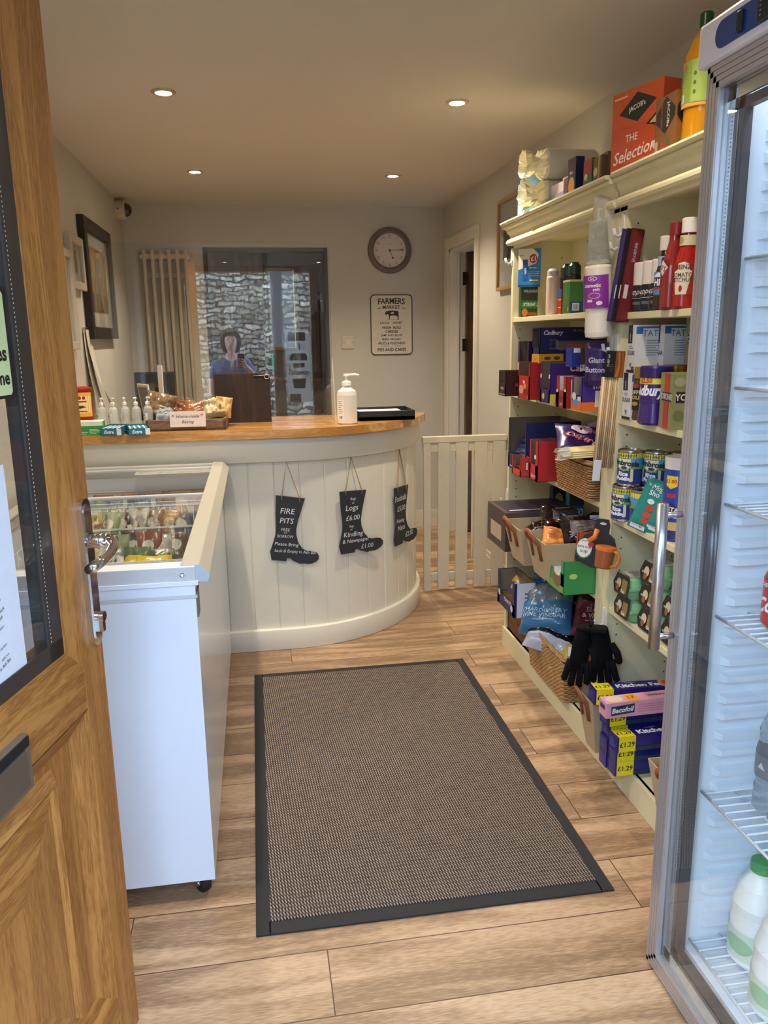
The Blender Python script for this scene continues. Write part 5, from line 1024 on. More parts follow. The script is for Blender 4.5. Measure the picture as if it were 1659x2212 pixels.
# orange travel mug card
t=thing('camping_mug_card','black card with orange plastic mug hanging from a hook on the middle post','mug',(1.0,2.19,.735),(0,R(6),R(-24)))
b=MB(); b.T=Matrix(((1,0,0,0),(0,0,-1,0),(0,1,0,0),(0,0,0,1)))
b.prism([(-.055,-.02),(-.05,.035),(-.035,.06),(-.012,.075),(-.01,.10),(.0,.118),(.03,.118),(.036,.10),(.036,.075),(.055,.06),(.065,.03),(.058,-.02),(.045,-.035),(.0,-.04)][::-1],.002,M_black); b.T=Matrix.Identity(4)
f={'N':(V((-.06,-.003,-.04)),V((1,0,0)),V((0,0,1)),.12,.16)}
b.art(f,[('N','e',.25,.36,.20,.20,'#2c7a44'),('N','e',.25,.38,.185,.19,'#e4e0d4'),('N','t',.25,.52,.05,'plastic','#3a3a3a'),('N','t',.25,.40,.05,'BPA free','#3a3a3a'),('N','t',.25,.30,.07,'cup','#3a3a3a'),('N','e',.40,.46,.07,.055,'#c8283c'),('N','e',.62,.90,.08,.025,'#cfc8b8')]); b.build('backing_card',t)
b=MB(); mo=C('#d8722c',rough=.35); mo2=C('#96582c',rough=.3)
b.T=Matrix.Translation((.032,-.022,-.028)); b.lathe([(.022,0),(.026,.004),(.029,.055)],mo2,24,sy=.7); b.lathe([(.029,.055),(.031,.057),(.031,.067),(.027,.068)],mo,24,sy=.7); b.T=Matrix.Identity(4)
b.tube([(.055,-.03,.03),(.070,-.032,.024),(.076,-.032,.004),(.068,-.032,-.014),(.052,-.03,-.02)],.005,mo,8); b.build('orange_mug',t)
b=MB(); b.tube([(-.02,-.006,.045),(-.004,-.007,.06),(.0,-.007,.085)],.008,mo,10); b.build('orange_spoon',t)
# --- far unit, floor level (z .092)
Z5=.0925
t=thing('wooden_crate','dark walnut wooden crate at floor level of the far unit, filled with crisps','crate',(1.205,3.03,Z5))
w,d,h=.24,.44,.20; b=MB(); b.box(-w/2,-d/2,0,-w/2+.014,d/2,h,M_crate).box(w/2-.014,-d/2,0,w/2,d/2,h,M_crate).box(-w/2,-d/2,0,w/2,-d/2+.014,h,M_crate).box(-w/2,d/2-.014,0,w/2,d/2,h,M_crate).box(-w/2,-d/2,0,w/2,d/2,.01,M_crate); b.build('crate_box',t,bev=.002)
fb('nut_display_box','navy and white open display box of peanuts on the far end of the wooden crate','box',1073,1112,1135,1262,.295,'#241c4c',[('F','t',.62,.30,.12,'PEANUTS','#d4d0dc',0,.03),('F','e',.12,.35,.06,.1,'#d4d0dc'),('F','e',.85,.2,.07,.1,'#d4d0dc'),('N','r',.12,0,1,1,'#d4d4e0'),('N','l',.5,.4,.9,.75,3,'#3a3a4c')],X=.975,wy=.22,dep=.085,opening=(.12,.35,.88,1,True,'#7a5c38'),inner='#7c6c58')
bag_thing('peanut_bag','yellow and purple peanut bag in the navy display box','pack',(1.045,3.0,.34),(R(-50),0,R(-40)),(.10,.10,.035),[(0,.5,'#5a4884'),(.5,1,'#c8a43c')],[('e',.3,.25,.2,.15,'#c8945c'),('t',.55,.4,.12,'nuts','#d8d4e0',0,.03)],seed=61)
crisps=[(1.06,2.83,.26,(R(-30),R(6),R(-55)),(.15,.20,.07),[(0,1,'#3f6f92')],'teal-blue crisp bag standing upright in the wooden crate',[('l',.2,.2,.8,.6,7,'#7ca8c0'),('r',.35,.68,.7,.85,'#6c7c84')]),
 (1.035,2.66,.215,(R(-36),R(-8),R(-38)),(.21,.21,.085),[(0,.62,'#3a6c94'),(.62,1,'#6a7480')],'large slate blue crisp bag lettered wine vinegar, in front',[('t',.5,.42,.09,'CHARDONNAY','#a8c4d8'),('t',.5,.32,.09,'WINE VINEGAR','#a8c4d8'),('r',.3,.22,.7,.24,'#8cb0c8')]),
 (1.02,2.60,.165,(R(-55),R(12),R(-30)),(.19,.13,.06),[(0,.5,'#b8bccc'),(.5,1,'#101012')],'white and black crisp bag with script lettering at the bottom front',[('t',.6,.72,.2,'Select','#d8d4cc',0,.0,.4)]),
 (1.20,2.55,.22,(R(-38),R(10),R(-20)),(.20,.20,.08),[(0,.7,'#5c1c2c'),(.7,1,'#141012')],'maroon crisp bag lettered sea salt at the back right',[('t',.45,.52,.09,'SEA SALT','#c8a8a8',0,.01),('t',.45,.40,.09,'& VINEGAR','#c8a8a8',0,.01),('r',.2,.28,.7,.30,'#a88484')]),
 (1.18,2.76,.26,(R(-30),R(0),R(-20)),(.18,.19,.07),[(0,1,'#15161a')],'black crisp bag behind the blue ones',[('e',.4,.7,.2,.06,'#3a3c44')]),
 (1.25,2.42,.30,(R(-40),R(0),R(-10)),(.15,.15,.07),[(0,1,'#121214')],'black crisp bag with script S at the near back',[('t',.5,.5,.3,'S','#c8c0b0',0,0,.4)]),
 (1.00,2.74,.19,(R(-60),R(-15),R(-60)),(.13,.12,.05),[(0,1,'#7c3c48'),(0,1,'#c8c4cc',.4,1)],'small pink and white crisp bag by the crate edge',[('r',.3,.3,.6,.4,'#3c3c44')])]
for k,(x,y,z,rt,sz,bd,lb,ar) in enumerate(crisps): bag_thing('crisp_bag',lb,'crisps',(x+.03,y+.08,z+.045),rt,sz,bd,ar,'crisp bags in the floor-level crate',seed=110+k,crumple=.55,rough=.22)
wicker('willow_basket','long willow basket at floor level with chorizo packets, black gloves hanging above',1.180,2.665,Z5,.29,.39,.175,taper=.9,col='#b08a58')
bag_thing('chorizo_packet','pink packet lettered chorizo in the floor-level willow basket','pack',(1.09,2.70,.185),(R(-70),R(20),R(-35)),(.16,.13,.03),[(0,1,'#c8acc0')],[('t',.4,.72,.16,'OPEN ME','#4a2c3c',0,.03),('t',.45,.4,.15,'CHORIZO','#4a2c3c',0,.01),('l',.2,.1,.8,.28,2,'#7a5c70')],seed=80)
bag_thing('snack_packet','dark crimson packet behind the pink one in the willow basket','pack',(1.19,2.68,.19),(R(-60),0,R(10)),(.18,.13,.03),[(0,1,'#6c1430')],[('t',.5,.6,.2,'SNACK','#1c0c14',0,.03)],seed=81)
bag_thing('yellow_packet','mustard yellow packet at the front of the willow basket','pack',(1.08,2.56,.18),(R(-65),0,R(-50)),(.14,.14,.04),[(0,1,'#bca44c')],[('r',.3,.3,.6,.6,'#c8b878')],seed=82)
# black gloves on a card hook
t=thing('knitted_gloves','pair of black knitted gloves hanging on a hook in front of the willow basket','gloves',(1.0,2.185,.51),(0,0,R(-24)))
M_knit=C('#0b0b0d',rough=.95,bump=.5,scale=260,spec=.2)
def glove(parent,ox,oy,rot,seed):
    b=MB(); b.T=Matrix.Translation((ox,oy,0))@Matrix.Rotation(rot,4,'Y')
    b.tube([(0,0,-.02),(0,0,-.05),(0,0,-.075),(0,0,-.11),(0,0,-.145)],lambda q:(.031+.010*math.sin(q*2.2)),M_knit,16,r2=.013)
    for k,(x,L,a_) in enumerate(((-.030,.050,-8),(-.011,.066,-3),(.009,.064,2),(.028,.050,8))):
        dx=math.sin(R(a_)); b.tube([(x*.9,0,-.125),(x,0,-.145),(x+dx*L*.5,0.002,-.145-L*.5),(x+dx*L,.002,-.143-L),(x+dx*L,.002,-.148-L)],lambda q:.0105 if q<.9 else .005,M_knit,10)
    b.tube([(.030,0,-.07),(.045,-.004,-.10),(.048,-.004,-.13),(.048,-.004,-.136)],lambda q:.0115 if q<.9 else .005,M_knit,10)
    b.build('glove',parent)
glove(t,-.018,0,R(6),1); glove(t,.026,.022,R(-8),2)
b=MB(); b.box(-.045,-.02,-.02,.05,.03,-.005,M_knit); b.build('folded_cuff',t,bev=.006)
b=MB(); b.tube([(0,0,-.005),(.008,-.004,.012),(.0,-.008,.026),(-.008,-.004,.012),(0,0,-.005)],.0025,M_black,6); b.build('hang_loop',t)
b=MB(); b.box(-.065,-.024,-.10,-.045,-.022,-.07,C('#d0ccc0')); b.box(-.068,-.0225,-.105,-.042,-.0205,-.066,C('#9c8c4c')); b.build('hang_tag',t)
# linen bin + foil boxes (floor level)
fabric_bin('linen bin with tan leather handle at floor level beside the foil boxes',.985,2.112,2.242,Z5,.185,dep=.34)
def foil(label,x,y,z,rz,pitch=0,col='#1e1c6c',kind='foil',L=.30):
    w,d,h=L,.048,.048; b=MB(); b.box(-w/2,-d/2,0,w/2,d/2,h,C(col,rough=.3)); f=frames(w,d,h)
    if kind=='foil': b.art(f,[('T','r',.02,0,.20,1,'#e8d820'),('T','t',.11,.5,.34,'£1.29','#1c1c24',0,.02),('N','r',.02,0,.20,1,'#e8d820'),('N','t',.11,.5,.34,'£1.29','#1c1c24',0,.02),('T','t',.50,.42,.5,'Kitchen Foil','#e8e8f0',0,.035),('T','r',.36,.78,.48,.86,'#8c8cc0'),('T','r',.72,0,1,1,'#b87848'),('T','r',.76,.2,.95,.8,'#a82c20'),('T','t',.855,.5,.3,'7.5m','#e8e0d8',0,.03),('F','l',.15,.2,.85,.8,4,'#6c6cac'),('N','r',.2,.0,1,.3,'#24384c')])
    else: b.art(f,[('T','e',.12,.5,.09,.4,'#d8c4a8'),('T','e',.30,.5,.075,.48,'#e8a838'),('T','t',.30,.55,.42,'£1','#b8501c',180,.03),('T','t',.62,.55,.34,'All Purpose','#5a2c4c',180,.02),('N','p',[(.05,.15),(.05,.75),(.30,.85),(.30,.25)][::-1],'#28344c'),('N','t',.175,.5,.34,'Bacofoil','#e0e4e8',3,.03,.2),('N','l',.34,.2,.95,.8,4,'#c47c98'),('F','r',.2,.5,.8,.8,'#3c3464')])
    y+=.052; o=b.build('foil_carton',loc=(x,y,z),rot=(0,R(pitch),R(rz))); return tag(o,label,'box','foil cartons')
for k,(x,y,z,rz,pt,kd,lb) in enumerate(((1.165,1.975,Z5,0,0,'foil','navy kitchen foil carton at the bottom of the stack, nearest the door'),(1.165,1.975,Z5+.0485,0,0,'foil','navy kitchen foil carton second from bottom, nearest the door'),(1.16,2.026,Z5,0,0,'foil','navy kitchen foil carton at the bottom, behind the front stack'),(1.16,2.026,Z5+.0485,0,0,'foil','navy kitchen foil carton in the second layer, behind the front stack'),(1.165,2.026,Z5+.097,0,0,'foil','navy kitchen foil carton in the third layer, left'),(1.15,1.95,Z5+.0975,3,0,'foil','navy kitchen foil carton with £1.29 on top, lying across the right end'),(1.15,2.020,Z5+.146,4,0,'foil','navy kitchen foil carton in the fourth layer under the pink one'),(1.13,2.052,Z5+.196,-3,0,'foil','navy kitchen foil carton on top of the whole pile'),(1.125,1.975,Z5+.196,2,0,'pink','pink baking paper carton with yellow price spot, upside down on the pile'))):
    foil(lb,x,y,z,rz,pt,'#d89cb0' if kd=='pink' else '#1e1c6c',kd)
for k,(x,z) in enumerate(((1.25,Z5+.12),(1.21,Z5+.04),(1.27,Z5+.04),(1.30,Z5+.12))):
    b=MB(); b.T=Matrix.Rotation(R(90),4,'X')@Matrix.Rotation(0,4,'Z'); b.lathe([(0,0),(.034,0),(.037,.004),(.037,.06)],C('#e0e4e0',rough=.6),24); b.lathe([(0,.0),(.033,-.0005),(.033,-.001),(0,-.0012)],C('#2c8c50'),24)
    b.T=Matrix.Identity(4)
    o=b.build('cleaning_tub',loc=(x-.06,1.935+.0,z),rot=(0,0,R(180-(0)))); o.rotation_euler=(0,0,0); tag(o,'green and white round tub beside the foil cartons, '+('upper left','lower left','lower right','upper right')[k],'tub','green and white tubs')
b=MB(); b.box(1.11,1.83,Z5,1.335,1.90,Z5+.02,C('#dce0dc')); 
fabric_bin('linen bin with tan leather handle at floor level, partly hidden by the fridge',1.0,1.53,1.79,Z5,.185,dep=.33)
# --- near unit, sauces (z 1.458)
Z6=1.4585
for k in range(6):
    y=2.19-.052*(k%4) if k<4 else 2.165-.052*(k-4); x=1.11+(0 if k<4 else .05)
    bottle('pepper_grinder','black and white grinder on the sauce shelf, '+('farthest','second','third','nearest','back row, far','back row, near')[k],'bottle',x,y,Z6,[(.0235,0),(.0245,.004),(.0245,.073),(.024,.074)],C('#141416',rough=.3),([(.0245,.073),(.0245,.132),(.023,.136),(0,.136)],C('#d4cabf',rough=.35)) if k!=3 and k<4 else ([(.0245,.073),(.0245,.132),(.023,.136),(0,.136)],C('#18181a',rough=.35)),
       [(.0249,.018,.07,'#141416',-155,75)],'black and white grinders on the sauce shelf',arts=[[('t',.5,.62,.3,'pepper','#d4d0cc',0,0,.4),('r',.05,.36,.95,.38,'#c8c4c0'),('r',.3,.02,.7,.18,'#5a5a5a')]])
def ketchup(name,label,x,y,z,col,capc,h=.21,r=.034,labels=(),arts=(),sy=.75,rz=0,capr=.019,caph=.035):
    bottle(name,label,'bottle',x,y,z,[(r*.85,0),(r,.006),(r*1.02,h*.30),(r*.95,h*.50),(r*.66,h*.68),(r*.5,h*.78),(r*.48,h*.84)],C(col,rough=.2,coat=.3),([(capr,h*.84),(capr,h*.84+caph),(capr*.9,h*.84+caph+.002),(0,h*.84+caph+.002)],C(capc,rough=.35),1),labels,None,sy,rz,arts=arts)
ketchup('brown_sauce_bottle','dark brown sauce bottle with white cap and blue label',AY(1436,620,2.06).x,2.06,Z6,'#2c1712','#cfc8bc',h=.185,r=.030,labels=[(.0305,.04,.10,'#5c7cac',-150,70),(.022,.115,.14,'#8fa8c4',-150,80)],arts=[[('r',.05,.35,.95,.75,'#24345c'),('t',.5,.55,.30,'HP','#e4e0d8',0,.04),('r',.05,.25,.95,.34,'#a82c24'),('p',[(.2,.78),(.5,.98),(.8,.78)][::-1],'#d8dce4')]])
ketchup('red_sauce_bottle','dull red squeezy sauce bottle with red cap in the middle of the sauces',AY(1454,620,1.995).x,1.995,Z6,'#84221c','#7c1c18',h=.222,r=.035,capr=.017,caph=.03,labels=[(.0352,.085,.125,'#84221c',-170,30)],arts=[[('p',[(.0,.5),(.5,1),(1,.5),(.5,0)][::-1],'#d4c8bc'),('t',.5,.5,.35,'N\'S','#5a1c18',-20)]])
ketchup('ketchup_bottle','bright red tomato ketchup bottle with white cap nearest the fridge',AY(1484,620,1.945).x,1.945,Z6,'#9c1812','#dcd6cc',h=.222,r=.037,capr=.022,caph=.034,labels=[(.0375,.035,.115,'#9c1812',-140,48),(.0255,.155,.18,'#cdbf9c',-140,85)],
   arts=[[('p',[(.25,0),(.12,.7),(.3,.75),(.35,.95),(.6,1),(.82,.92),(.85,.75),(.95,.7),(.75,0)][::-1],'#d8ccb0'),('t',.55,.84,.14,'HEINZ','#3a2c1c',0,.02),('t',.5,.60,.13,'TOMATO','#3a2c1c'),('t',.5,.45,.13,'KETCHUP','#3a2c1c'),('e',.5,.18,.08,.10,'#9c1812')],[('e',.3,.5,.14,.38,'#a8985c')]])
# --- near unit, sugar and tea (z 1.150)
Z7=1.1505
def sugar(label,x,y,z,rz=0):
    w,d,h=.080,.052,.135; 
    carton('sugar_bag',label,'bag',(x,y,z),(w,d,h),R(rz),'#d9d9d6',[('F','r',.0,.62,.55,1,'#1c2444'),('F','t',.27,.74,.1,'SUGAR','#d8d8d8',90,.02),('F','t',.45,.42,.10,'SUGAR','#24406c',0,.02),('F','l',.15,.5,.75,.58,2,'#3c78b8'),('F','p',[(.3,.2),(.6,.2),(.45,.08)],'#3c78b8'),('N','r',0,.82,.25,.96,'#2468ac'),('N','r',0,.93,1,.97,'#2468ac'),('N','t',.6,.83,.13,'TATE','#4c7ca8'),('N','l',.4,.35,.95,.7,7,'#7c8894'),('T','r',.1,.3,.6,.7,'#2c2c34'),('F','r',.0,.0,1,.06,'#1c2444')],'white sugar bags',bev=0)
sugar('white and blue sugar bag on the bottom layer at the far end',1.120,2.185,Z7)
sugar('white and blue sugar bag stacked on top of another at the far end',1.125,2.180,Z7+.1355,-3)
sugar('white and blue sugar bag on the upper layer at the right',1.192,2.15,Z7+.1355,2)
sugar('white and blue sugar bag hidden low behind the coffee jar',1.196,2.155,Z7,2)
bottle('coffee_jar','brown instant coffee jar with gold lid beside the purple tub','jar',AZ(1394,908,Z7).x,AZ(1394,908,Z7).y+.03,Z7,[(.030,0),(.034,.005),(.030,.05),(.034,.10),(.031,.118),(.029,.12)],C('#4a2c18',rough=.12,coat=.6),([(.034,.12),(.035,.152),(.033,.154),(0,.154)],C('#b08c44',rough=.25,metal=.9)),[(.0345,.03,.105,'#1c120c',-150,80)],arts=[[('r',.1,.85,.6,1,'#a82c24'),('t',.5,.68,.15,'COFFEE','#d8c8a8',0,.03),('t',.5,.48,.15,'GOLD','#c8a45c',0,.03),('e',.5,.24,.1,.08,'#b08c44')]])
bottle('coffee_jar','coffee jar whose gold lid shows behind the purple tub','jar',1.175,2.09,Z7,[(.030,0),(.034,.005),(.034,.118),(.029,.12)],C('#4a2c18',rough=.12),([(.034,.12),(.035,.158),(.033,.16),(0,.16)],C('#b08c44',rough=.25,metal=.9)))
bottle('chocolate_tub','purple drinking chocolate tub with yellow price band','tub',AZ(1424,919,Z7).x,AZ(1424,919,Z7).y+.035,Z7,[(.038,0),(.043,.006),(.040,.04),(.036,.085),(.040,.125),(.040,.13)],C('#34186c',rough=.2,coat=.4),([(.042,.128),(.043,.155),(.040,.160),(0,.161)],C('#2c1460',rough=.25)),[(.0405,.112,.130,'#e0d028',-140,100),(.0395,.06,.112,'#34186c',-140,80)],arts=[[('t',.42,.5,.75,'£2.50','#c83c1c',0,.05)],[('t',.42,.6,.75,'Cadbury','#e8e4f0',0,.04,.3)]])
def tea(label,x,y,z,rz):
    carton('tea_box',label,'box',(x,y,z),(.12,.085,.145),R(rz),'#8c8c5c',[('N','r',.3,0,.62,1,'#b83c2c'),('N','r',.08,.48,.98,.68,'#2c2420'),('N','t',.53,.58,.12,'YORKSHIRE','#e0dccc',0,.02),('N','r',.32,.32,.62,.48,'#2c2420'),('N','t',.47,.40,.12,'TEA','#e0dccc',0,.02),('N','l',.36,.1,.58,.26,3,'#d8b0a0'),('N','e',.46,.85,.05,.06,'#e0b0a0'),
     ('F','r',.35,0,.75,1,'#b83c2c'),('F','r',.2,.5,.95,.66,'#2c2420'),('F','t',.55,.58,.11,'YORKSHIRE','#e0dccc'),('N','e',.15,.25,.12,.1,'#6c7444'),('N','e',.8,.2,.15,.1,'#a09c6c'),('N','e',.15,.85,.12,.08,'#a8a478')],'green and red tea boxes')
tea('green and red tea box at the front of the middle shelf',1.130,1.935,Z7,-8); tea('green and red tea box stacked on top at the back of the middle shelf',1.265,2.06,Z7+.146,-4); tea('green and red tea box under the stacked one at the back',1.265,2.06,Z7,-4)
# --- near unit, tins (z .842)
Z8=.8425
def tin(label,x,y,z,face=-150,side=0):
    r,h=.0375,.108
    bottle('rice_pudding_tin',label,'tin',x,y,z,[(.034,0),(.0375,.001),(.0380,.004),(.0370,.006),(.0370,h-.006),(.0380,h-.004),(.0375,h-.001),(.0355,h),(.0345,h-.003),(0,h-.003)],C('#b4b0a8',rough=.25,metal=1),None,[(.0376,.008,h-.008,'#24367c',face,150)],'rice pudding tins',
     arts=[[('r',0,.84,1,1,'#e0d42c'),('t',.52,.92,.08,'£1.09','#3a3820',0,.02),('t',.63,.92,.08,'£1.09','#3a3820',0,.02),('t',.40,.92,.08,'£1.09','#3a3820',0,.02),('r',0,.60,.42,.84,'#4c94c4'),('r',0,.5,.42,.60,'#6c9444'),('r',.58,.60,1,.84,'#4c94c4'),('r',.58,.5,1,.60,'#6c9444'),('p',[(.40,.82),(.40,.52),(.5,.42),(.60,.55),(.60,.82)],'#d8d8b0'),('t',.50,.68,.14,'Ambrosia','#1c2444',-4,.04) if 0 else ('t',.505,.69,.19,'Ambrosia','#1c2444',-4,.05),('e',.50,.53,.05,.05,'#3c3470'),('r',.42,.44,.58,.49,'#7ca83c'),('t',.49,.33,.15,'Rice','#e8ecf4',0,.05),('t',.505,.16,.17,'Pudding','#e8ecf4',0,.05),('b',.30,.1,.36,.5),('r',.60,.1,.64,.5,'#c8c8a8')]])
R2=Z8+.1085
for k,(x,y,z,fc,lb) in enumerate(((1.095,2.195,Z8,-150,'bottom far corner'),(1.105,2.19,R2,-145,'upper layer, farthest'),(1.115,2.115,Z8,-250,'bottom front, bar code showing'),(1.165,2.145,R2,-140,'upper layer, second'),(1.225,2.10,R2,-140,'upper layer, third'),(1.225,2.10,Z8,-140,'bottom layer behind the sachets'))):
    tin('blue and yellow rice pudding tin on the tin shelf, '+lb,x,y,z,fc)
for k,(x,y,lb) in enumerate(((1.075,2.045,'in front'),(1.105,2.005,'behind the fridge handle'))):
    bag_thing('soup_sachet','teal soup sachet leaning on the tins, '+lb,'pack',(x,y,Z8),(R(-14),R(16),R(-50)),(.09,.155,.02),[(0,1,'#1f7c78')],[('t',.5,.84,.12,'Mug',"#d8e4e0",0,.0,.3),('t',.5,.74,.1,'Shot',"#d8e4e0"),('e',.45,.58,.12,.05,'#c8d8d0'),('e',.5,.46,.15,.06,'#b83c24'),('e',.5,.32,.15,.06,'#b83c24'),('e',.5,.20,.14,.05,'#b83c24'),('b',.1,.02,.6,.10)],'teal soup sachets',seed=140+k,crumple=.25)
t=bottle('crisp_tube','blue snack tube with yellow price flash beside the fridge handle','tube',1.125,1.945,Z8,[(.036,0),(.038,.003),(.038,.196),(.037,.2)],C('#24409c',rough=.3),([(.039,.198),(.039,.228),(.036,.230),(0,.226)],C('#d4d0cc',rough=.4)),[(.0384,.01,.19,'#24409c',-150,110)],arts=[[('p',[(.40,.95),(.62,.95),(.62,.80),(.5,.75),(.40,.80)][::-1],'#e8c828'),('t',.5,.87,.06,'£1.00','#c8301c',0,.03),('r',.42,.62,.6,.68,'#b82c34'),('e',.5,.42,.16,.12,'#1c2450'),('t',.5,.45,.07,'PASTA','#e8e8e8',-8,.03),('t',.5,.36,.07,'SALAD','#e8e8e8',-8,.03),('r',0,.0,1,.12,'#20306c'),('r',0,.12,1,.25,'#c8ac6c')]])
# --- near unit, eggs (z .545)
Z9=.5455
def eggbox(label,x,y,z,rz=0):
    t=thing('egg_box',label,'egg box',(x,y,z),(0,0,R(rz)),'green egg boxes')
    gm=C('#7db07c',rough=.85,bump=.2,scale=120); w,d=.16,.105
    b=MB(); n=3
    for i in range(3):
        for j in range(2):
            cx,cy=-w/2+w*(i+.5)/3,-d/2+d*(j+.5)/2
            b.T=Matrix.Translation((cx,cy,0)); b.lathe([(.010,0),(.018,.002),(.0235,.014),(.0268,.034),(.0268,.036)],gm,14)
            b.lathe([(.0268,.038),(.026,.046),(.021,.062),(.012,.069),(0,.070)],gm,14); b.T=Matrix.Identity(4)
    b.box(-w/2-.002,-d/2-.002,.031,w/2+.002,d/2+.002,.039,gm).box(-w/2+.02,-d/2+.015,.039,w/2-.02,d/2-.015,.066,gm); b.build('pulp_shell',t,bev=.001)
    b=MB(); K=C('#2c1c14',rough=.4)
    b.add([(-w/2-.006,-d/2+.012,.008),(-w/2-.006,d/2-.012,.008),(-w/2-.004,d/2-.001,.036),(-w/2+.004,d/2-.012,.0695),(-w/2+.004,-d/2+.012,.0695),(-w/2-.004,-d/2+.001,.036)],[(0,1,2,3,4,5)],K)
    b.box(-w/2+.012,-.035,.068,w/2-.012,.035,.0705,C('#a8a49c'))
    f={'F':(V((-w/2-.0075,d/2-.014,.012)),V((0,-1,0)),V((0.16,0,1)).normalized(),d-.028,.05),'T':(V((-w/2+.012,-.035,.0706)),V((1,0,0)),V((0,1,0)),w-.024,.07)}
    b.art(f,[('F','r',.55,.15,.98,.95,'#8c7a48'),('F','e',.3,.6,.18,.3,'#c8b8a8'),('F','e',.25,.3,.12,.2,'#8c5c34'),('F','t',.7,.22,.2,'Gala','#e4dcd0',0,.03),('T','r',.4,.3,.6,.6,'#3c4438'),('T','l',.1,.2,.35,.8,4,'#6c6c68')]); b.build('printed_sleeve',t)
    return t
eggbox('green pulp egg box on the bottom of the front pile',1.155,2.13,Z9); eggbox('green pulp egg box on top of the front pile',1.15,2.13,Z9+.0712)
for k in range(3): eggbox('green pulp egg box in the pile behind the fridge handle, '+('bottom','middle','top')[k],1.17,2.005,Z9+.0712*k,2)
for k in range(2): eggbox('green pulp egg box in the pile nearest the fridge, '+('bottom','top')[k],1.18,1.89,Z9+.0712*k,-2)
# ------------------------------------------------------------ glass-door drinks fridge
t=thing('drinks_fridge','tall white display fridge with aluminium-framed glass door at the right','fridge',(0,0,0))
FX,Fa,Fb=.82,.80,1.412; M_al=C('#b8b2b0',rough=.36,metal=.6,var=.02); M_lin=C('#e6edf2',rough=.35,var=.01); M_fr=C('#dcdad8',rough=.35)
b=MB(); b.box(.866,Fa,.03,1.335,Fa+.045,1.92,M_fr).box(.866,Fb-.045,.03,1.335,Fb,1.92,M_fr).box(1.295,Fa,.03,1.335,Fb,1.92,M_fr).box(.866,Fa,1.86,1.335,Fb,1.92,M_fr).box(.866,Fa,.03,1.335,Fb,.085,M_fr)
for y in (Fa+.05,Fb-.07):
    for x in (.90,1.27): b.box(x,y,0,x+.03,y+.03,.03,M_black)
b.build('cabinet',t,bev=.004)
b=MB(); b.box(.868,Fa+.045,.085,1.295,Fa+.052,1.86,M_lin).box(.868,Fb-.052,.085,1.295,Fb-.045,1.86,M_lin).box(1.288,Fa+.05,.085,1.295,Fb-.05,1.86,M_lin).box(.868,Fa+.05,.085,1.295,Fb-.05,.09,M_lin).box(.868,Fa+.05,1.85,1.295,Fb-.05,1.86,M_lin)
k=0; z=.13
while z<1.80:
    for dz in (0,.036):
        for (ya,yb) in ((Fb-.068,Fb-.052),(Fa+.052,Fa+.068)):
            yi=ya if ya>1 else yb; yo=yb if ya>1 else ya
            b.add([(.905,yo,z+dz),(.905,yo,z+dz+.019),(1.288,yo,z+dz+.019),(1.288,yo,z+dz),(.914,yi,z+dz+.002),(.914,yi,z+dz+.014),(1.288,yi,z+dz+.014),(1.288,yi,z+dz+.002)],[(0,1,5,4),(1,2,6,5),(3,0,4,7),(4,5,6,7)] if ya>1 else [(4,5,1,0),(5,6,2,1),(7,4,0,3),(7,6,5,4)],M_lin)
    z+=.082
b.build('inner_liner',t)
for z in (1.53,1.30,1.078,.85,.462,.10):
    b=MB(); n_=20
    for i in range(n_+1): b.tube([(.885,Fa+.07+(Fb-Fa-.14)*i/n_,z),(1.28,Fa+.07+(Fb-Fa-.14)*i/n_,z)],.0022,M_lin,5)
    for x in (.885,.955,1.03,1.105,1.18,1.28): b.tube([(x,Fa+.055,z-.003),(x,Fb-.055,z-.003)],.0034,M_lin,6)
    b.build('wire_shelf',t)
# light strip at the top of the fridge interior
MB().box(.875,Fa+.08,1.835,.895,Fb-.08,1.848,C('#dfeaff',emit=6,var=0)).build('light_strip',t)
# door
d=thing('fridge_door',None,None); COL.objects.unlink(d); bpy.data.objects.remove(d)
b=MB(); z0,z1=.010,1.852; fw=.040
def ribbed(b,ax):
    for i in range(4):
        o=.0028 if i%2==0 else 0; a=fw*i/4; c=fw*(i+1)/4-.0015
        if ax=='f': b.box(FX-.0025,Fb-c,z0+a,FX+.03,Fb-a,z1-a,M_al)
        if ax=='n': b.box(FX-.0025,Fa+a,z0+a,FX+.03,Fa+c,z1-a,M_al)
        if ax=='b': b.box(FX-.0025,Fa+a,z0+a,FX+.03,Fb-a,z0+c,M_al)
        if ax=='t': b.box(FX-.0025,Fa+a,z1-c,FX+.03,Fb-a,z1-a,M_al)
for ax in 'fnbt': ribbed(b,ax)
b.box(FX,Fb-fw,z0,FX+.038,Fb,z1,M_al).box(FX,Fa,z0,FX+.038,Fa+fw,z1,M_al).box(FX,Fa+fw,z0,FX+.038,Fb-fw,z0+fw,M_al).box(FX,Fa+fw,z1-fw,FX+.038,Fb-fw,z1,M_al)
fd=b.build('door_frame',t)
b=MB(); al2=C('#c9d2d6',rough=.12,metal=.9)
for (ya,yb,za,zb) in ((Fb-fw-.024,Fb-fw,z0+fw,z1-fw),(Fa+fw,Fa+fw+.024,z0+fw,z1-fw),(Fa+fw,Fb-fw,z0+fw,z0+fw+.024),(Fa+fw,Fb-fw,z1-fw-.024,z1-fw)): b.box(FX+.016,ya,za,FX+.022,yb,zb,al2)
for k in range(250):
    z=z0+fw+.03+k*.0068; b.add([(FX+.0155,Fb-fw-.019,z),(FX+.0155,Fb-fw-.017,z),(FX+.0155,Fb-fw-.017,z+.002),(FX+.0155,Fb-fw-.019,z+.002)],[(3,2,1,0)],C('#6d7478'))
b.build('glass_spacer',fd)
b=MB(); gk=C('#4a4a4c',rough=.5)
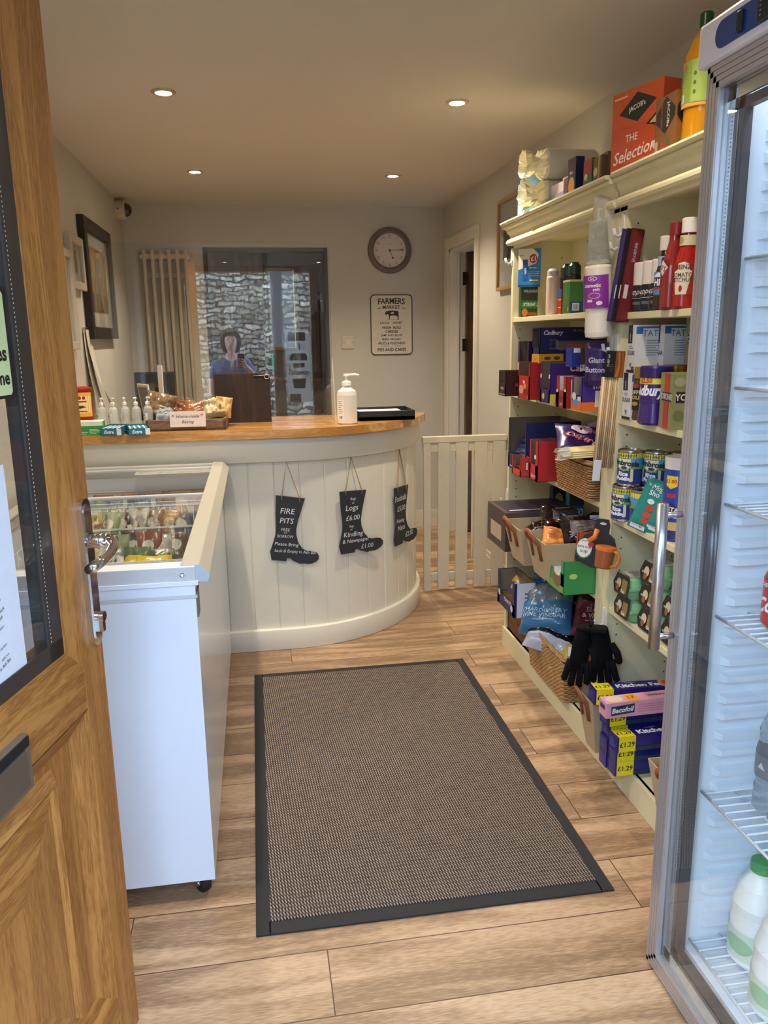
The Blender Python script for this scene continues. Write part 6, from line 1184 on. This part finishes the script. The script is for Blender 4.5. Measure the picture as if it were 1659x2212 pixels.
for (ya,yb,za,zb) in ((Fb-fw-.040,Fb-fw-.024,z0+fw+.02,z1-fw-.02),(Fa+fw+.024,Fa+fw+.04,z0+fw+.02,z1-fw-.02),(Fa+fw+.02,Fb-fw-.02,z0+fw+.024,z0+fw+.04),(Fa+fw+.02,Fb-fw-.02,z1-fw-.04,z1-fw-.024)): b.box(FX+.024,ya,za,FX+.040,yb,zb,gk)
b.build('seal',fd)
MB().box(FX+.008,Fa+fw,z0+fw,FX+.012,Fb-fw,z1-fw,M_glass).build('glass',fd)
b=MB(); b.tube([(.776,1.394,.772),(.776,1.394,1.074)],.0115,M_steel,20)
for z in (.797,1.050): b.tube([(.776,1.394,z),(.82,1.394,z)],.0062,M_steel,14)
b.build('bar_handle',fd)
# header with controls
b=MB(); M_hd=C('#d5d0d0',rough=.35); b.box(.806,Fa-.005,1.853,.87,Fb+.018,1.925,M_hd); b.build('header_panel',t,bev=.006)
b=MB(); P=[]; 
for cy_,s_ in ((1.352,1),(.86,-1)):
    for i in range(11): a_=-PI/2+PI*i/10; P.append((cy_+s_*.022*math.cos(a_),1.889+s_*.022*math.sin(a_)))
b.T=Matrix(((0,0,-1,.8062),(1,0,0,0),(0,1,0,0),(0,0,0,1))); b.prism(P,.0015,C('#173a74',rough=.3)); b.T=Matrix.Identity(4)
b.build('blue_inset',t)
MB().box(.799,1.292,1.873,.806,1.306,1.905,M_black).build('rocker_switch',t,bev=.002)
b=MB(); b.box(.797,1.15,1.868,.806,1.245,1.912,M_black); fr=(V((.7968,1.245,1.868)),V((0,-1,0)),V((0,0,1)),.095,.044); b.text(fr,.55,.5,.5,'4.0',C('#2a38ff',emit=3),bold=.02); 
for i in range(5): b.rect(fr,.06,.15+.15*i,.10,.20+.15*i,C('#8a8a8a'))
b.build('display',t)
# drinks inside
p=AZ(1640,1340,.853)
bottle('cola_can','red cola can on a wire shelf in the fridge','can',.955,1.262,.853,[(.026,0),(.033,.010),(.033,.098),(.027,.113),(.0265,.115),(.025,.112),(0,.112)],C('#b02020',rough=.25,metal=.3),None,[(.0333,.012,.096,'#c02424',-170,120)],arts=[[('t',.45,.88,.10,'TASTE','#e8e4e4',0,.04),('t',.52,.45,.36,'Cola','#f0ecec',12,.03,.5),('b',.62,.02,.74,.18)]])
bottle('sauce_jar','brown glass bottle with cream label on the fridge shelf above the cola','bottle',.995,1.262,1.081,[(.030,0),(.036,.006),(.038,.04),(.036,.10),(.022,.125),(.014,.15),(.014,.17)],C('#6b4a26',rough=.1,coat=.6),([(.016,.168),(.016,.185),(0,.186)],C('#d0a030')),[(.0383,.035,.10,'#d4d4cc',-165,110)],arts=[[('l',.25,.05,.7,.95,12,'#5a5a54')]])
b=MB(); b.lathe([(.0,0),(.045,.005),(.05,.03),(.042,.06),(.05,.085),(.03,.09),(0,.088)],C('#3b3230',rough=.3),10,smooth=False); tag(b.build('dark_wrapped_pack',loc=(1.03,1.25,1.303)),'dark brown wrapped pack on an upper fridge shelf','pack')
bottle('water_bottle','clear water bottle with grey label and dark cap low in the fridge','bottle',.985,1.262,.465,[(.036,0),(.042,.006),(.042,.05),(.039,.06),(.042,.075),(.042,.13),(.038,.15),(.040,.17),(.030,.20),(.014,.222),(.013,.235)],C('#dfe9ec',rough=.05,trans=.9,ior=1.1),([(.017,.232),(.017,.255),(0,.256)],C('#3c4248')),[(.0425,.078,.125,'#6c757c',-160,130)],arts=[[('p',[(.4,.4),(.45,.7),(.5,.4)][::-1],'#c8ccc8'),('r',.55,.3,.62,.7,'#c8ccd0')]])
M_milk=C('#eceee6',rough=.35)
for k,(x,y,lb) in enumerate(((.985,1.278,'milk bottle with green cap at the bottom of the fridge, farther one'),(.95,1.15,'milk bottle at the bottom of the fridge, nearer one'),(1.09,1.20,'milk bottle at the bottom of the fridge, behind the others'))):
    bottle('milk_bottle',lb,'bottle',x,y,.103,[(.045,0),(.053,.01),(.053,.09),(.050,.12),(.052,.14),(.040,.18),(.022,.205),(.020,.215)],M_milk,([(.023,.212),(.023,.232),(.020,.235),(0,.235)],C('#4fa05a')),[(.0535,.02,.085,'#cfe0c8',-165,90)],'milk bottles in the fridge',arts=[[('e',.5,.5,.2,.3,'#9fc49a'),('l',.7,.2,.95,.8,4,'#9ab0b8')]])
# ------------------------------------------------------------ the room beyond the back opening
x0=AY(432,600,7.14).x; x1=AY(573,700,7.14).x
t=thing('brown_wood_door','dark brown wooden door leaf in the dim room beyond the back opening','door',((x0+x1)/2,7.17,0)); w=x1-x0
MB().box(-w/2,-.02,.01,w/2,.025,2.2,M_brown).build('door_leaf',t); b=MB(); b.tube([(w/2-.06,-.05,1.02),(w/2-.14,-.05,1.02)],.008,M_steel,8); b.tube([(w/2-.06,-.02,1.02),(w/2-.06,-.05,1.02)],.007,M_steel,8); b.build('door_handle',t)
a_=AY(568,577,7.16); c_=AY(646,757,7.16)
t=thing('gilt_framed_picture','gold-framed picture in the dim room beyond the back opening','picture',(a_.x,7.2,c_.z)); w,h=c_.x-a_.x,a_.z-c_.z
b=MB(); fw_=.03
b.box(0,-.03,0,fw_,0,h,M_brass).box(w-fw_,-.03,0,w,0,h,M_brass).box(0,-.03,0,w,0,fw_,M_brass).box(0,-.03,h-fw_,w,0,h,M_brass); b.build('frame',t,bev=.006); MB().box(fw_,-.015,fw_,w-fw_,0,h-fw_,C('#9a968e')).build('print',t)
a_=AY(686,682,6.4); c_=AY(686,748,6.4)
t=thing('dark_coat','dark rounded coat hanging at the right of the back opening','coat',(a_.x+.02,6.4,c_.z-.5))
b=MB(); b.lathe([(.07,0),(.085,.3),(.09,.62),(.085,.70),(.05,.76),(0,.78)],C('#1a1816',rough=.9),18,sy=.5); b.build('coat_body',t)
t2_=thing('coat_stand','slim dark coat stand in the room beyond the back opening','stand',(a_.x+.02,6.47,0)); b=MB(); b.tube([(0,0,.03),(0,0,1.75)],.014,M_black,10); b.lathe([(0,.0),(.16,0),(.16,.02),(.02,.035)],M_black,24); b.build('pole',t2_)
# exit leaf of the side doorway
t=thing('oak_veneer_door','brown veneer inner door standing open in the side doorway','door',(RX+.075,D1-.075,.01))
MB().box(.03,-.0,0,.76,.04,DZ-.03,M_brown).build('door_leaf',t); b=MB()
for z in (.22,1.28,1.72): b.box(.0,-.006,z,.036,-.001,z+.085,C('#2a2522',metal=.6)); b.tube([(.028,-.006,z),(.028,-.006,z+.085)],.006,C('#2a2522',metal=.6),8)
b.build('hinge',t)
# ------------------------------------------------------------ takeaway film on the side light, seen in the screen
M_film2,n,bs=nodes('frosted_film'); tl=N(n,'BsdfTranslucent'); tl.inputs[0].default_value=(.80,.76,.70,1); nz=N(n,'TexNoise'); nz.inputs['Scale'].default_value=40; bs.inputs['Base Color'].default_value=(.8,.82,.85,1); n.links.new(nz.outputs[0],bs.inputs['Roughness']); mx=N(n,'MixShader'); mx.inputs[0].default_value=.6; n.links.new(bs.outputs[0],mx.inputs[1]); n.links.new(tl.outputs[0],mx.inputs[2]); n.links.new(mx.outputs[0],n.nodes['Material Output'].inputs[0])
t=thing('takeaway_film','frosted film with black cup symbols and Takeaway lettering on the side window','sign',(.425,.172,.965)); w,h=.225,.63
K=C('#26211f',rough=.6); b=MB(); b.box(0,0,0,w,.001,h,M_film2); 
for yy,flip in ((-.0005,False),(.0015,True)):
    fr=(V((0,yy,0)),V((1,0,0)),V((0,0,1)),w,h) 
    # both sides carry the print so that it also reads through the glass
    def PP(pts): b.add([(p[0]*w,yy,p[1]*h) for p in pts],[tuple(range(len(pts)))],K)
    PP([(.25,.56),(.75,.56),(.72,.50),(.28,.50)]); PP([(.15,.60),(.85,.60),(.85,.66),(.75,.70),(.25,.70),(.15,.66)]); PP([(.45,.74),(.52,.80),(.45,.86),(.52,.80),(.55,.74),(.60,.80),(.55,.86),(.50,.80)])
    PP([(.28,.20),(.72,.20),(.78,.34),(.22,.34)]); PP([(.1,0),(.55,0),(.55,.12),(.1,.12)]); PP([(.1,.88),(.8,.88),(.8,1),(.1,1)])
    vs,fs,tw,th=textmesh('Takeaway',.02,.2); k=.84*w/tw; b.add([(.5*w+x*k,yy,.42*h+y*k*1.5) for x,y in vs],fs,K)
b.build('film',t)
t=thing('fire_exit_sign','small green and white pictogram sign on the yard wall','sign',(.47,-2.79,1.25)); b=MB(); b.box(0,0,0,.13,.006,.22,C('#2c9c64',emit=0)); 
for (u,v) in ((.3,.6),(.6,.75),(.5,.35),(.7,.2)): b.box(.13*u-.015,.006,.22*v-.02,.13*u+.015,.0075,.22*v+.02,C('#e8f0ec'))
b.build('plate',t)
b=MB()
for i in range(46):
    x=-3+random.random()*2.4; z=2.4+random.random()*.35; y=-4.3-random.random()*.5
    b.T=Matrix.Translation((x,y,z)); b.lathe([(0,-.12),(.12,-.05),(.15,.03),(.08,.12),(0,.15)],C('#7fa04a',rough=.9,var=.4,scale=12),7,smooth=False)
o=b.build('hedge'); tag(o,'bright green hedge growing behind the far yard wall','hedge',kind='stuff')
# ------------------------------------------------------------ the photographer, reflected in the screen
SK=C('#d29a80',rough=.5); px_,py__,pz_=-.06,-.40,-.05
t=thing('person','woman in a blue top holding a phone up, seen reflected in the screen','person',(px_,py__,pz_))
def skin(name,verts,edges,mat,parent,sub=2):
    me=bpy.data.meshes.new(name); me.from_pydata([v[:3] for v in verts],edges,[]); me.materials.append(mat)
    o=bpy.data.objects.new(name,me); COL.objects.link(o); m=o.modifiers.new('skin','SKIN'); m.use_smooth_shade=True
    for i,v in enumerate(verts):
        s=me.skin_vertices[0].data[i]; r=v[3]; s.radius=(r,v[4] if len(v)>4 else r); s.use_root=(i==0)
    s2=o.modifiers.new('sub','SUBSURF'); s2.levels=sub; s2.render_levels=sub; o.parent=parent; return o
def body_mesh():
    me=bpy.data.meshes.new('x'); return me
vs=[(0,0,.95,.14,.10),(0,0,1.10,.125,.09),(0,.0,1.27,.145,.10),(0,.0,1.40,.085,.07),(0,.01,1.46,.052,.052),(0,.03,1.525,.060,.070),(0,.035,1.60,.074,.088),(0,.02,1.66,.060,.07),
 (-.15,0,1.37,.050,.05),(-.20,0,1.15,.042,.04),(-.20,.06,.93,.03,.03),(-.20,.09,.86,.028,.018),
 (.15,0,1.37,.050,.05),(.235,.06,1.16,.042,.04),(.175,.25,1.30,.030,.028),(.115,.350,1.365,.026,.018),
 (-.085,0,.86,.09,.09),(-.09,.01,.50,.058,.058),(-.09,0,.10,.040,.04),(-.09,.12,.04,.038,.025),(.085,0,.86,.09,.09),(.09,.01,.50,.058,.058),(.09,0,.10,.040,.04),(.09,.12,.04,.038,.025)]
es=[(0,1),(1,2),(2,3),(3,4),(4,5),(5,6),(6,7),(2,8),(8,9),(9,10),(10,11),(2,12),(12,13),(13,14),(14,15),(0,16),(16,17),(17,18),(18,19),(0,20),(20,21),(21,22),(22,23)]
base_n=len(vs)
# right hand fingers close round the phone edge, thumb on the other side
for k in range(4):
    zz=1.415-.022*k; i0=len(vs); vs+=[(.105,.372,zz-.01,.0095),(.092,.392,zz,.0085),(.070,.396,zz+.002,.008),(.050-.004*k,.394,zz+.002,.007)]; es+=[(15,i0),(i0,i0+1),(i0+1,i0+2),(i0+2,i0+3)]
i0=len(vs); vs+=[(.085,.350,1.36,.012),(.062,.368,1.37,.010),(.045,.372,1.39,.009)]; es+=[(15,i0),(i0,i0+1),(i0+1,i0+2)]
for k in range(4):
    i0=len(vs); vs+=[(-.215+.012*k,.10,.82,.0085),(-.215+.012*k,.11,.785,.007)]; es+=[(11,i0),(i0,i0+1)]
skin('body',vs,es,SK,t)
tp=[(v[0],v[1],v[2],v[3]*1.12+.006,(v[4] if len(v)>4 else v[3])*1.12+.008) for v in vs]
idx=[0,1,2,3,8,9,12,13]; V2=[tp[i] for i in idx]; V2[3]=(0,0,1.375,.105,.075); V2[5]=(-.19,0,1.22,.055,.05); V2[7]=(.212,.035,1.23,.055,.05)
V2+=[(0,0,.86,.165,.125)]; V2[0]=(0,0,.97,.158,.122); skin('blue_top',V2,[(0,1),(1,2),(2,3),(2,4),(4,5),(2,6),(6,7),(0,8)],C('#565d7c',rough=.9),t)
idx=[0,16,17,18,20,21,22]; V3=[tp[i] for i in idx]; skin('trousers',V3,[(0,1),(1,2),(2,3),(0,4),(4,5),(5,6)],C('#1c1a20',rough=.9),t)
b=MB(); HR=C('#2c160e',rough=.75,bump=.4,scale=120,spec=.15)
n1,n2=20,14; hv=[]
for j in range(n2+1):
    ph=PI*.98*j/n2
    for i in range(n1):
        th=2*PI*i/n1; x=.098*math.sin(ph)*math.cos(th); y=.105*math.sin(ph)*math.sin(th); z=.115*math.cos(ph)
        front=max(0,math.sin(th)); 
        if z<0: z=z*1.25; x*=1.02+.12*min(1,-z*8)
        if front>.45 and z<.045: y=min(y,.035+ .02*(front)); 
        hv.append((x,.015+y,1.605+z))
b.add(hv,[(j*n1+i,j*n1+(i+1)%n1,(j+1)*n1+(i+1)%n1,(j+1)*n1+i) for j in range(n2) for i in range(n1)],HR,True)
b.add([(.0,.0,.0)]*0,[],HR); b.build('hair',t)
b=MB(); b.T=Matrix.Translation((0,.108,1.585)); b.lathe([(0,-.02),(.012,-.014),(.008,.01),(0,.02)],SK,10); b.T=Matrix.Identity(4); b.build('nose',t)
for s_ in (-1,1):
    b=MB(); b.T=Matrix.Translation((s_*.03,.104,1.605))@Matrix.Scale(.5,4,(0,1,0)); b.lathe([(0,-.007),(.012,0),(0,.007)],C('#2a1c18'),10); b.build('eye',t)
b=MB(); b.T=Matrix.Translation((0,.100,1.545)); b.lathe([(0,-.006),(.022,0),(0,.006)],C('#9a4a44'),12,sy=.4); b.build('mouth',t)
pm=Matrix.Identity(4)
for i in range(3): pm[i][0]=right[i]; pm[i][1]=up[i]; pm[i][2]=-fwd[i]
pm[2][3]=CAMZ
t=thing('phone','white-edged phone held up by the person','phone'); t.matrix_world=pm
b=MB(); b.box(-.012,-.125,.006,.060,.020,.014,C('#d8d8da',rough=.3)); b.build('phone_body',t,bev=.004)
b=MB(); b.box(-.009,-.122,.0045,.057,.017,.0062,C('#3c3a3c',rough=.15)); b.build('back_glass',t)
